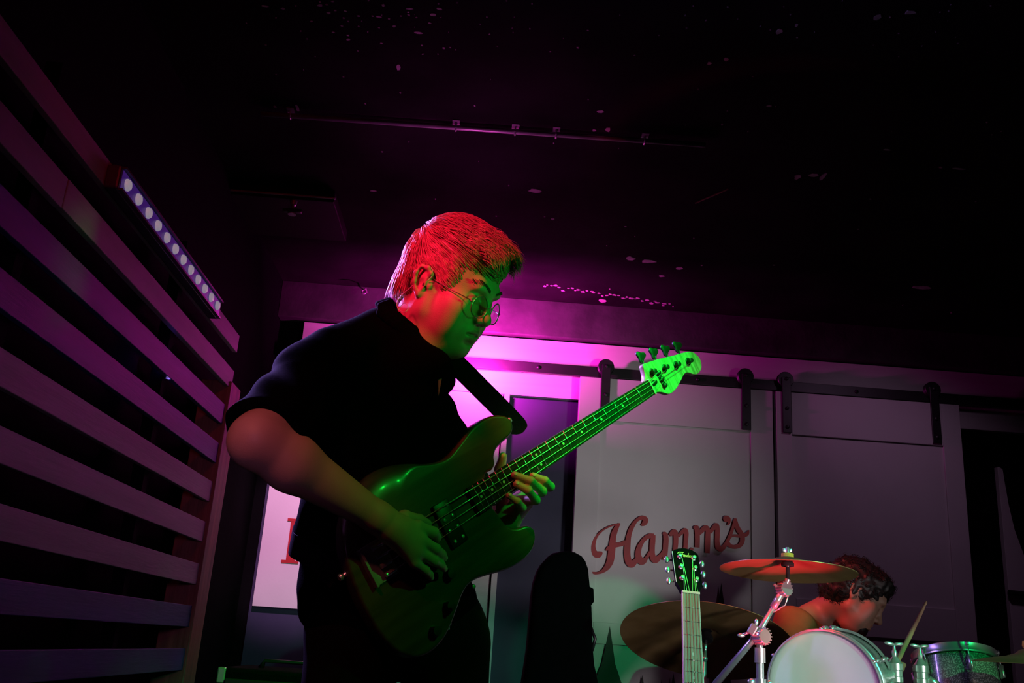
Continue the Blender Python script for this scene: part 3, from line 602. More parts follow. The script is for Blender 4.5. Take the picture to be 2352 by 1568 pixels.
for sx in (-1, 1):
    MB().prism([(sx*gw(0), 0), (sx*gw(-.40), -.46), (sx*(gw(-.40)-.0022), -.46), (sx*(gw(0)-.0022), 0)], GN, gx, gd, gn, -.006, .0004).build('binding', M_bone, ag)
for k in range(1, 20):
    y = -.643*(1-2**(-k/12)); w = gw(y)-.002
    MB().tube([GP(-w, y, -.0002), GP(0, y, .0009), GP(w, y, -.0002)], .0010, 6).build('fret', M_fret, gf, smooth=True)
gpos = lambda k: -.643*(1-2**(-k/12))
for k in (5, 7, 9, 12, 15):
    y = (gpos(k)+gpos(k-1))/2; MB().box((-.0035, y-.0035, 0), (.0035, y+.0035, .0005), GM).build('inlay_block', M_pearl, gf)
mb = MB(); vs = []
for i in range(13):
    y = .004-.385*i/12; w = gw(y)
    for k in range(11):
        a = math.pi*k/10; vs.append(GP(-w*math.cos(a), y, -.006-(.015+.004*i/12)*math.sin(a)**.8))
mb.add(vs, [(i*11+k, i*11+k+1, (i+1)*11+k+1, (i+1)*11+k) for i in range(12) for k in range(10)]+[(i*11+10, i*11, (i+1)*11, (i+1)*11+10) for i in range(12)]+[tuple(range(11)), tuple(12*11+k for k in range(11))])
mb.build('neck', M_neckwood, ag, angle=50)
MB().box((-.0225, -.001, -.004), (.0225, .005, .003), GM, bev=.0008).build('nut', M_bone, ag)
# headstock tips back
tb = math.radians(13); hd_ = (gd*math.cos(tb)-gn*math.sin(tb)); hn = (gn*math.cos(tb)+gd*math.sin(tb)); HO = GP(0, .004, -.004)
def GH(x, y, h=0): return HO+gx*x+hd_*y+hn*h
ho = [(-.0225, 0), (-.026, .010), (-.0325, .022), (-.0335, .05), (-.0350, .112), (-.030, .1185), (-.018, .124), (0, .127), (.018, .124), (.030, .1165), (.0335, .110), (.0335, .05), (.0345, .020), (.027, .008), (.0225, 0)]
MB().prism(ho, HO, gx, hd_, hn, -.014, 0, bev=.0012, segs=2).build('headstock', M_gblack, ag, angle=35)
MB().tube([GH(-.0335, .024, .0006), GH(-.0345, .05, .0006), GH(-.0360, .112, .0006)], .0008, 5).build('headstock_edge', M_bone, ag)
FEN = [[(-.0215, .0078, .0018), (-.018, .0115, .002), (-.012, .0122, .0022), (-.004, .0128, .0014)], [(-.008, .0125, .002), (-.0105, .006, .0024), (-.014, -.0005, .002)], [(-.0135, .006, .0018), (-.006, .0068, .0012)],
       [(-.007, .0035, .0012), (-.003, .0052, .0016), (-.004, .0066, .0016), (-.0062, .005, .0016), (-.006, .0022, .0016), (-.003, .0018, .0014)], [(-.002, .0062, .0016), (-.0024, .002, .0016)], [(-.0022, .0045, .0012), (.0005, .0062, .0016), (.0008, .002, .0016)],
       [(.0055, .0060, .0014), (.003, .0058, .0016), (.0026, .0028, .0016), (.0052, .0026, .0014)], [(.0072, .0125, .0016), (.0060, .006, .0018), (.0058, .002, .0016)],
       [(.0085, .0038, .0014), (.0115, .0052, .0016), (.0108, .0068, .0016), (.0088, .0054, .0016), (.0092, .0024, .0016), (.012, .0022, .0014)], [(.0135, .0066, .0016), (.0132, .0022, .0016)], [(.0134, .005, .0012), (.0165, .0072, .002)], [(-.008, .002, .0009), (.015, .0026, .0009)]]
flat_strokes([[(a*1.02-.0005, b*1.15+.0985, w*1.05) for a, b, w in st] for st in FEN], HO, gx, hd_, hn, .0001, .0006, 5).build('headstock_lettering', M_gold, ag)
for i, y in enumerate((.098, .068, .036)):
    for sx in (-1, 1):
        MB().lathe([(0, 0), (.0062, 0), (.0062, .002), (.0038, .004), (.0034, .009), (.0044, .011), (0, .0115)], GH(sx*.0185, y, 0), hn, 14).build('tuner_post', M_chrome, ag, angle=40)
        g = MB().tube([GH(sx*.033, y-.001, -.0165), GH(sx*.044, y-.001, -.0165)], .0022, 8)
        g.ell(GH(sx*.0465, y-.001, -.0165), (.0062, .0095, .0042), GROT.to_4x4(), 14, 8); g.build('tuner_key', M_chrome, ag, smooth=True)
for k in range(6):
    x0 = -.0175+.007*k; i = [0, 1, 2, 2, 1, 0][k] if False else [2, 1, 0, 0, 1, 2][k]; y = (.098, .068, .036)[i]; sx = -1 if k < 3 else 1
    MB().tube([GP(x0*1.5, -.62, .004), GP(x0, 0.0, .0026), GH(sx*(.0185-.004), y, .007)], .0007, 5).build('string', M_string, ag)
gb = [(0, -.345), (.06, -.350), (.115, -.375), (.143, -.43), (.138, -.50), (.125, -.555), (.135, -.61), (.175, -.68), (.195, -.75), (.180, -.815), (.12, -.845), (0, -.852)]
gb = closed_spline(gb+[(-x, y) for x, y in gb[-2:0:-1]], 4)
M_gtop = wood('spruce_top', (.42, .30, .16), (.36, .25, .13), .35, 20, (8, .5, .5), coat=.3, frame=GROT)
MB().prism([tuple(q) for q in gb], GP(0, 0, 0), gx, gd, gn, -.115, -.008, bev=.004, segs=2).build('body', M_gtop, ag, angle=35)
MB().lathe([(.052, -.0002), (.060, 0), (.058, .0006), (.052, .0006)], GP(0, -.50, -.008), gn, 32, close=False).build('sound_hole_ring', M_pearl, ag)
MB().lathe([(0, 0), (.051, 0), (.051, .0004), (0, .0004)], GP(0, -.50, -.008), gn, 32).build('sound_hole', M_blackpl, ag)
MB().box((-.075, -.655, -.008), (.075, -.630, .002), GM, bev=.003).build('bridge', M_gblack, ag)
gs = thing('guitar_stand', 'black tubular stand holding the acoustic guitar', 'stand', (GP(0, -.86).x, GP(0, -.86).y+.03, 0))
b0 = GP(0, -.860, -.06)
MB().tube([(b0.x-.10, b0.y-.07, b0.z+.03), (b0.x-.10, b0.y-.07, b0.z-.008), (b0.x-.10, b0.y+.10, b0.z-.008), (b0.x+.10, b0.y+.10, b0.z-.008), (b0.x+.10, b0.y-.07, b0.z-.008), (b0.x+.10, b0.y-.07, b0.z+.03)], .007, 8).build('cradle', M_steel, gs, smooth=True)
MB().tube([(b0.x, b0.y+.10, b0.z-.01), (b0.x, b0.y+.13, .45), (b0.x, b0.y+.13, .75)], .010, 10).build('upright', M_steel, gs, smooth=True)
for a in (-.9, math.pi+.9, math.pi/2):
    MB().tube([(b0.x, b0.y+.10, b0.z+.04), (b0.x+.26*math.cos(a), b0.y+.10+.26*math.sin(a), .009)], .009, 8).build('leg', M_steel, gs, smooth=True)

# ------------------------------------------------------------------ gig bag, amplifier
BGY = 3.35
gbag = [(1272, 1268), (1300, 1263), (1322, 1266), (1338, 1275), (1347, 1287), (1353, 1305), (1356, 1335), (1358, 1360), (1361, 1395), (1362, 1440), (1363, 1480), (1368, 1530), (1376, 1568)]
gl = [(1272, 1268), (1260, 1276), (1245, 1292), (1236, 1308), (1227, 1335), (1222, 1370), (1217, 1430), (1212, 1490), (1206, 1530), (1200, 1568)]
def to2(L): return [(W(x, y, BGY).x, W(x, y, BGY).z) for x, y in L]
R_, L_ = to2(gbag), to2(gl)
fin = [(R_[-1][0]+.03, .60), (R_[-1][0]+.10, .45), (R_[-1][0]+.11, .25), (R_[-1][0]+.02, .06), (.30, .04), (L_[-1][0]-.02, .06), (L_[-1][0]-.11, .25), (L_[-1][0]-.10, .45), (L_[-1][0]-.03, .60)]
M_nylon = mat('black_nylon', (.0012, .0012, .0014), .95, spec=.03, var=.3, scale=40, bump=.3, bscale=200)
gbg = thing('gig_bag', 'black padded guitar bag standing upright before the lettered door', 'bag', (W(1290, 1500, BGY).x, BGY+.08, 0))
MB().prism(R_+fin+L_[::-1][:-1], (0, BGY, 0), (1, 0, 0), (0, 0, 1), (0, -1, 0), -.15, .0, bev=.03, segs=4).build('bag_shell', M_nylon, gbg, angle=60)
e1 = [W(x, y, BGY-.0) for x, y in ((1356, 1345), (1366, 1352), (1367, 1378), (1361, 1390))]
MB().tube([(p.x-.01 if i in (0, 3) else p.x-.004, BGY+.06, p.z) for i, p in enumerate(e1)], .008, 8).build('carry_handle', M_nylon, gbg, smooth=True)
zp = [Vector((x+.006 if i < 5 else x, BGY+.075, z)) for i, (x, z) in enumerate(R_)]
MB().tube([(x+.001, BGY+.075, z) for x, z in R_[2:]], .005, 6).build('zipper', M_blackpl, gbg, smooth=True)
MB().tube([(R_[9][0]+.0, BGY+.06, R_[9][1]), (R_[10][0]+.012, BGY+.055, R_[10][1]+.02), (R_[10][0]+.004, BGY+.06, R_[10][1]-.02)], .006, 6).build('zipper_pull', M_blackpl, gbg, smooth=True)
at0, at1 = W(503, 1531, 3.05), W(735, 1540, 3.05)
M_tolex = mat('black_tolex', (.003, .003, .0033), .9, spec=.02, var=.3, scale=60, bump=.5, bscale=300)
M_grille = mat('black_grille_cloth', (.018, .017, .018), .8, var=.4, scale=120)
az = at0.z; ax0, ax1 = at0.x, at1.x+.06
amp = thing('bass_amplifier', 'black bass amplifier with metal corners behind the player', 'amplifier', ((ax0+ax1)/2, 3.25, 0))
MB().box((ax0, 3.05, .02), (ax1, 3.42, az), bev=.012).build('cabinet', M_tolex, amp)
MB().box((ax0+.03, 3.038, .06), (ax1-.03, 3.052, az-.14), bev=.004).build('grille', M_grille, amp)
MB().box((ax0+.025, 3.040, az-.115), (ax1-.025, 3.052, az-.03), bev=.003).build('control_panel', M_blackpl, amp)
for k in range(7): MB().lathe([(0, 0), (.010, 0), (.009, .012), (0, .013)], (ax0+.07+k*.032, 3.040, az-.07), (0, -1, 0), 14).build('amp_knob', M_blackpl, amp, angle=40)
for x, sx in ((ax0, -1), (ax1, 1)):
    for z0 in (az-.045, .02):
        MB().box((x-.002 if sx < 0 else x-.022, 3.046, z0), (x+.022 if sx < 0 else x+.002, 3.075, z0+.045), bev=.004).build('corner_protector', M_chrome, amp)
MB().tube([(ax0+.09, 3.22, az), (ax0+.10, 3.22, az+.022), (ax1-.10, 3.22, az+.022), (ax1-.09, 3.22, az)], .011, 8, flat=((0, 0, 1), .5)).build('carry_handle', M_blackpl, amp, smooth=True)
for x in (ax0+.05, ax1-.05):
    for y in (3.09, 3.38): MB().lathe([(0, 0), (.02, 0), (.018, .022), (0, .022)], (x, y, 0), (0, 0, 1), 12).build('foot', M_blackpl, amp)
# ------------------------------------------------------------------ drum kit
M_bronze = mat('cymbal_bronze', (.50, .32, .14), .42, metal=.65, color2=(.38, .23, .09), scale=10, stretch=(1, 1, 1), bump=.05, bscale=200)
M_felt = mat('black_felt', (.012, .012, .012), .9, var=.3, scale=60)
M_yfelt = mat('yellow_felt', (.75, .52, .06), .9, var=.2, scale=60)
M_head = mat('white_drum_head', (.72, .72, .70), .45, var=.06, scale=12)
M_sparkle = mat('green_grey_sparkle_wrap', (.10, .12, .11), .25, color2=(.34, .38, .35), scale=260, coat=.8, thr=(.5, .6), detail=2)
M_wood = mat('pale_hickory', (.62, .42, .25), .5, var=.25, scale=20, stretch=(1, 1, .2))
def cymbal(name, label, px, py, Y, diam, axis, parts=True):
    c = W(px, py, Y); a = Vector(axis).normalized(); R = diam/2
    t = thing(name, label, 'cymbal', c)
    prof = [(.006, .020), (.02, .0195), (.040, .014), (.052, .004), (R*.45, -.004), (R*.75, -.012), (R*.97, -.021), (R, -.0222), (R, -.0234), (R*.97, -.0222), (R*.75, -.0132), (R*.45, -.0052), (.052, .0028), (.040, .0128), (.02, .0183), (.006, .0188)]
    mb = MB().lathe(prof, c, a, 72, close=False)
    mb.build('cymbal_disc', M_bronze, t, angle=40)
    return t, c, a
# crash with yellow felt
cr, cc, ca = cymbal('crash_cymbal', 'crash cymbal with a yellow felt on the chrome boom arm', 1809, 1295, 2.9, .400, (.03, .075, 1))
# stand: boom arm, tilter, clamp, upright
cs = thing('cymbal_stand', 'chrome boom stand carrying the crash cymbal', 'stand', (W(1738, 1560, 2.95).x, W(1738, 1560, 2.95).y, 0))
MB().tube([cc-ca*.055, cc+ca*.050], .0042, 10).build('threaded_rod', M_chrome, cs, smooth=True)
MB().lathe([(0, -.010), (.019, -.010), (.019, -.001), (.014, .004), (0, .004)], cc+ca*.004, ca, 20).build('lower_felt', M_felt, cs, angle=40)
MB().lathe([(0, -.048), (.006, -.048), (.006, -.008), (0, -.008)], cc, ca, 12).build('rod_sleeve', M_felt, cs, angle=40)
MB().lathe([(0, .018), (.0185, .018), (.0185, .030), (.013, .031), (0, .031)], cc+ca*.001, ca, 22).build('yellow_felt', M_yfelt, cs, angle=40)
wn = MB().lathe([(0, .032), (.009, .032), (.008, .042), (.005, .050), (0, .051)], cc, ca, 14)
for s in (-1, 1): wn.box((s*.006, -.002, .036), (s*.014, .002, .046), Matrix.Translation(cc), bev=.001)
wn.build('wing_nut', M_chrome, cs, angle=40)
T = W(1801, 1352, 2.9); K = W(1740, 1456, 2.93); E0 = W(1640, 1575, 2.96)
tl = MB().lathe([(0, -.014), (.020, -.014), (.022, -.010), (.022, .010), (.020, .014), (0, .014)], T, (.5, -1, .1), 22)
for k in range(14):
    a = 2*math.pi*k/14; x = Vector((1, .5, 0)).normalized(); tl.box((-.002, -.002, -.013), (.002, .002, .013), Matrix.Translation(T+(x*math.cos(a)+Vector((0, 0, 1))*math.sin(a))*.0215) @ Vector((.5, -1, .1)).to_track_quat('Z', 'Y').to_matrix().to_4x4())
tl.tube([T, cc-ca*.045], .009, 12).build('tilter', M_chrome, cs, angle=40)
MB().tube([T-Vector((.022, 0, -.004)), T-Vector((.030, 0, -.012))], .004, 8).build('tilter_screw', M_chrome, cs)
dv = (T-K).normalized()
MB().tube([T-dv*.01, T-dv*.065], .011, 14).build('boom_socket', M_chrome, cs, smooth=True)
MB().tube([T-dv*.06, K, E0], [.0075, .0095, .0105], 16).build('boom_arm', M_chrome, cs, smooth=True)
MB().tube([T-dv*.005+Vector((.02, 0, 0)), T-dv*.04+Vector((.022, -.004, -.012)), T-dv*.075+Vector((.006, 0, -.004))], .0022, 6).build('spring_clip', M_chrome, cs, smooth=True)
kb = MB().lathe([(0, -.018), (.022, -.018), (.024, -.012), (.024, .012), (.020, .018), (0, .018)], K+Vector((.008, -.012, -.006)), (.45, -1, .05), 24)
for k in range(16):
    a = 2*math.pi*k/16; x = Vector((1, .45, 0)).normalized(); kb.box((-.0018, -.0018, -.018), (.0018, .0018, .018), Matrix.Translation(K+Vector((.008, -.012, -.006))+(x*math.cos(a)+Vector((0, 0, 1))*math.sin(a))*.0235) @ Vector((.45, -1, .05)).to_track_quat('Z', 'Y').to_matrix().to_4x4())
kb.build('boom_clamp', M_chrome, cs, angle=40)
MB().box((-.028, -.012, -.016), (.012, .012, .016), Matrix.Translation(K+Vector((-.012, 0, .012))) @ dv.to_track_quat('Z', 'Y').to_matrix().to_4x4(), bev=.004).build('clamp_block', M_chrome, cs)
wg = MB().tube([K+Vector((-.02, 0, .005)), K+Vector((-.045, -.004, -.004))], .004, 8)
wg.ell(K+Vector((-.050, -.004, -.007)), (.012, .004, .006), None, 12, 8).ell(K+Vector((-.004, -.004, .034)), (.006, .004, .010), None, 12, 8).build('clamp_wing_bolt', M_chrome, cs, smooth=True)
b1 = K+Vector((.006, 0, -.02))
up_ = MB().tube([b1, b1+Vector((0, 0, -.018)), b1+Vector((0, 0, -.0181)), b1+Vector((0, 0, -.060)), b1+Vector((0, 0, -.0601)), (b1.x, b1.y, .32)], [.010, .010, .0165, .0165, .0115, .0115], 18)
up_.build('upright_tube', M_chrome, cs, angle=40)
hc = MB().tube([b1+Vector((0, 0, -.105)), b1+Vector((0, 0, -.150))], .0175, 18)
hc.ell(b1+Vector((.026, -.003, -.125)), (.010, .005, .018), None, 12, 8).ell(b1+Vector((-.026, -.003, -.115)), (.012, .006, .010), None, 12, 8).build('height_clamp', M_chrome, cs, angle=40)
MB().tube([(b1.x, b1.y, .40), (b1.x, b1.y, .03)], .0145, 14).build('base_tube', M_chrome, cs, smooth=True)
for a in (1.75, 3.3, 4.9):
    lg = MB().tube([(b1.x, b1.y, .36), (b1.x+.27*math.cos(a), b1.y+.27*math.sin(a), .012)], .007, 8).build('leg', M_chrome, cs, smooth=True)
    MB().ell((b1.x+.272*math.cos(a), b1.y+.272*math.sin(a), .012), (.014, .014, .012), None, 10, 8).build('rubber_foot', M_blackpl, lg, smooth=True)
# ride
rd, rc, ra = cymbal('ride_cymbal', 'large dark ride cymbal tilted behind the acoustic guitar', 1622, 1460, 3.3, .57, (.16, .42, 1))
rs = thing('ride_stand', 'thin chrome stand under the large ride cymbal', 'stand', (rc.x, rc.y-.02, 0))
MB().lathe([(0, -.016), (.023, -.016), (.023, -.004), (.016, .010), (0, .010)], rc, ra, 22).build('lower_felt', M_felt, rs, angle=40)
MB().tube([rc-ra*.012, rc-ra*.06], .005, 10).build('threaded_rod', M_chrome, rs, smooth=True)
q0 = rc-ra*.055; q1 = W(1617, 1512, 3.26)
MB().tube([q0, q1, (q1.x, q1.y, .35)], [.006, .008, .0095], 12).build('upright_tube', M_chrome, rs, smooth=True)
MB().ell(q1, (.012, .014, .012), None, 14, 10).ell(q1+Vector((-.016, -.004, .002)), (.008, .004, .005), None, 10, 8).ell(q1+Vector((-.012, -.004, -.05)), (.010, .006, .007), None, 10, 8).build('tilter', M_chrome, rs, smooth=True)
MB().lathe([(0, .018), (.018, .018), (.018, .028), (0, .028)], rc, ra, 20).build('upper_felt', M_felt, rs, angle=40)
MB().tube([(q1.x, q1.y, .40), (q1.x, q1.y, .03)], .0125, 12).build('base_tube', M_chrome, rs, smooth=True)
for a in (1.0, 3.1, 5.2): MB().tube([(q1.x, q1.y, .34), (q1.x+.26*math.cos(a), q1.y+.26*math.sin(a), .01)], .007, 8).build('leg', M_chrome, rs, smooth=True)
# toms
def drum(name, label, c, axis, R, depth, headm, lugs=6, shell=M_sparkle):
    c = Vector(c); a = Vector(axis).normalized(); t = thing(name, label, 'drum', c)
    MB().lathe([(R-.004, 0), (R, .001), (R, -depth), (R-.004, -depth-.001)], c, a, 64, close=False).build('drum_shell', shell, t, angle=40)
    for h, s in ((0, 1), (-depth, -1)):
        MB().lathe([(0, h+s*.004), (R-.012, h+s*.004), (R-.004, h+s*.006), (R+.002, h+s*.004), (R+.002, h-s*.004)], c, a, 64, close=False).build('drum_head', headm, t, angle=50)
        MB().lathe([(R+.001, h+s*.012), (R+.004, h+s*.013), (R+.0075, h+s*.012), (R+.006, h), (R+.008, h-s*.010), (R+.0105, h-s*.012), (R+.0105, h-s*.016), (R+.003, h-s*.016)], c, a, 64, close=False).build('drum_hoop', M_chrome, t, angle=30)
    ref = Vector((0, 0, 1)); x = a.cross(ref).normalized(); y = a.cross(x)
    for k in range(lugs):
        an = 2*math.pi*(k+.5)/lugs; d = x*math.cos(an)+y*math.sin(an)
        for h, s in ((0, 1), (-depth, -1)):
            base = c+d*(R+.006)+a*(h-s*.045)
            mbl = MB().tube([base-a*s*.03-d*.004, base-a*s*.026+d*.004, base+a*s*.008+d*.004, base+a*s*.012-d*.002], [.004, .008, .008, .005], 10)
            lo = mbl.build('lug', M_chrome, t, smooth=True)
            MB().tube([base+d*.003, base+d*.003+a*s*.052], .0026, 8).tube([base+d*.003+a*s*.046, base+d*.003+a*s*.056], .0055, 8).build('tension_rod', M_chrome, lo, smooth=True)
    return t, c, a
tc_ = W(1893, 1580, 2.9)
tm, tcen, tax = drum('rack_tom', 'rack tom with a bright white head facing the stage front', tc_, (-.52, -.85, -.06), .156, .22, M_head)
fc_ = W(2192, 1512, 3.25)
ft, fcen, fax = drum('second_tom', 'green sparkle tom to the right of the chrome tom mounts', fc_, (.04, .30, .95), .125, .24, M_head, 6)
# tom mounts
tmn = thing('tom_mount', 'double chrome tom holder with wing bolts between the toms', 'drum mount', (W(2085, 1560, 3.0).x, 3.0, .70))
def mount(px, py0):
    b = W(px, 1568, 3.0); zt = W(px, py0, 3.0).z; x = b.x
    mb = MB().lathe([(0, .40), (.0155, .40), (.0155, zt-.115), (.0215, zt-.113), (.0215, zt-.098), (.020, zt-.096), (.020, zt-.080), (.0225, zt-.078), (.0225, zt-.060), (.018, zt-.056), (.012, zt-.046), (.007, zt-.040), (0, zt-.040)], (x, 3.0, 0), (0, 0, 1), 24)
    mb.build('mount_post', M_chrome, tmn, angle=35)
    MB().lathe([(0, zt-.042), (.0065, zt-.042), (.0085, zt-.034), (.0085, zt-.026), (.005, zt-.020), (.004, zt-.008), (0, zt-.008)], (x, 3.0, 0), (0, 0, 1), 16).build('mount_bolt', M_chrome, tmn, angle=35)
    wing = MB()
    for s in (-1, 1): wing.ell((x+s*.014, 3.0, zt-.003), (.016, .006, .0058), Matrix.Rotation(-s*.12, 4, 'Y'), 16, 8)
    wing.build('wing_bolt', M_chrome, tmn, smooth=True)
mount(2058, 1476); mount(2117, 1481)
z0 = W(2058, 1476, 3.0).z-.105; xa, xb = W(2058, 1568, 3.0).x, W(2117, 1568, 3.0).x
MB().box((xa-.028, 2.978, z0-.018), (xb+.028, 3.02, z0-.010), bev=.003).build('mount_plate', M_chrome, tmn)
MB().tube([(xa-.018, 2.995, z0+.012), (xa-.06, 2.98, z0-.004), (xa-.095, 2.96, z0-.02)], [.017, .017, .013], 14).build('mount_arm', M_chrome, tmn, smooth=True)
MB().box((xa-.075, 2.955, z0-.045), (xa-.020, 2.985, z0-.020), bev=.005).build('mount_bracket', M_chrome, tmn)
MB().tube([(xa-.072, 2.97, z0+.01), (xa-.073, 2.965, z0+.050)], [.006, .0045], 10).build('mount_key', M_chrome, tmn, smooth=True)
MB().tube([(xb+.018, 2.995, z0+.006), (xb+.045, 3.0, z0-.006), (xb+.07, 3.03, z0-.02)], [.013, .012, .012], 12).build('mount_arm', M_chrome, tmn, smooth=True)
for s in (0, 1, 2):
    a0 = xa+.02+s*.012; MB().tube([(a0, 2.985, z0-.016), (a0+.006, 2.975, z0-.035), (a0+.018, 2.972, z0-.05)], .003, 8).build('mount_screw', M_chrome, tmn, smooth=True)
# bass drum under the toms (below the frame)
kc = Vector((W(2085, 1568, 3.0).x-.02, 2.83, .29))
kd, _, _ = drum('bass_drum', 'large bass drum on the floor carrying the tom mounts', kc, (0, -1, 0), .275, .36, M_head, 8)
for s in (-1, 1): MB().tube([(kc.x+s*.26, kc.y+.1, .22), (kc.x+s*.40, kc.y-.02, .012)], .009, 10).build('spur', M_chrome, kd, smooth=True)
# drumstick
sa, sb = W(2128, 1381, 3.35), W(2070, 1500, 3.20)
dd = (sa-sb).normalized()
dst = tag(MB().lathe([(0, 0), (.0072, .002), (.0078, .02), (.0078, .22), (.0052, .360), (.0036, .383), (.0048, .391), (.0050, .397), (.003, .405), (0, .406)], sa-dd*.406, dd, 14).build('drumstick', M_wood, None, angle=50), 'pale wooden drumstick raised behind the tom mounts', 'drumstick')
# hi-hat, far right
hh, hcn, ha = cymbal('hi_hat_cymbal', 'edge of a thin hi-hat cymbal low in the dark at far right', 2378, 1505, 2.85, .34, (-.02, -.015, 1))
hs_ = thing('hi_hat_stand', 'hi-hat stand with a pale felt at the far right edge', 'stand', (hcn.x, hcn.y, 0))
MB().tube([(hcn.x, hcn.y, .02), (hcn.x, hcn.y, hcn.z-.03)], .012, 12).tube([(hcn.x, hcn.y, hcn.z-.03), (hcn.x, hcn.y, hcn.z+.16)], .0035, 8).build('stand_tube', M_chrome, hs_, smooth=True)
for a in (-1.3, .2, 1.6): MB().tube([(hcn.x, hcn.y, .30), (hcn.x+.26*math.cos(a), hcn.y+.26*math.sin(a), .01)], .007, 8).build('leg', M_chrome, hs_, smooth=True)
MB().lathe([(0, .019), (.030, .019), (.032, .026), (.030, .040), (0, .040)], hcn, ha, 20).build('felt', M_yfelt, hs_, angle=40)
MB().lathe([(0, -.006), (.012, -.006), (.012, -.045), (0, -.045)], hcn, ha, 12).build('hi_hat_cup', M_felt, hs_, angle=40)
# wing screw on the second tom's leg bracket
ws = W(2286, 1535, 3.2)
fl_ = MB().ell(ws, (.011, .008, .011), None, 12, 8).ell(ws+Vector((.012, 0, .002)), (.010, .004, .006), None, 12, 8).tube([ws+Vector((-.02, .02, -.01)), (ws.x-.02, ws.y+.02, ws.z-.2)], .006, 8).build('leg_bracket', M_chrome, ft, smooth=True)
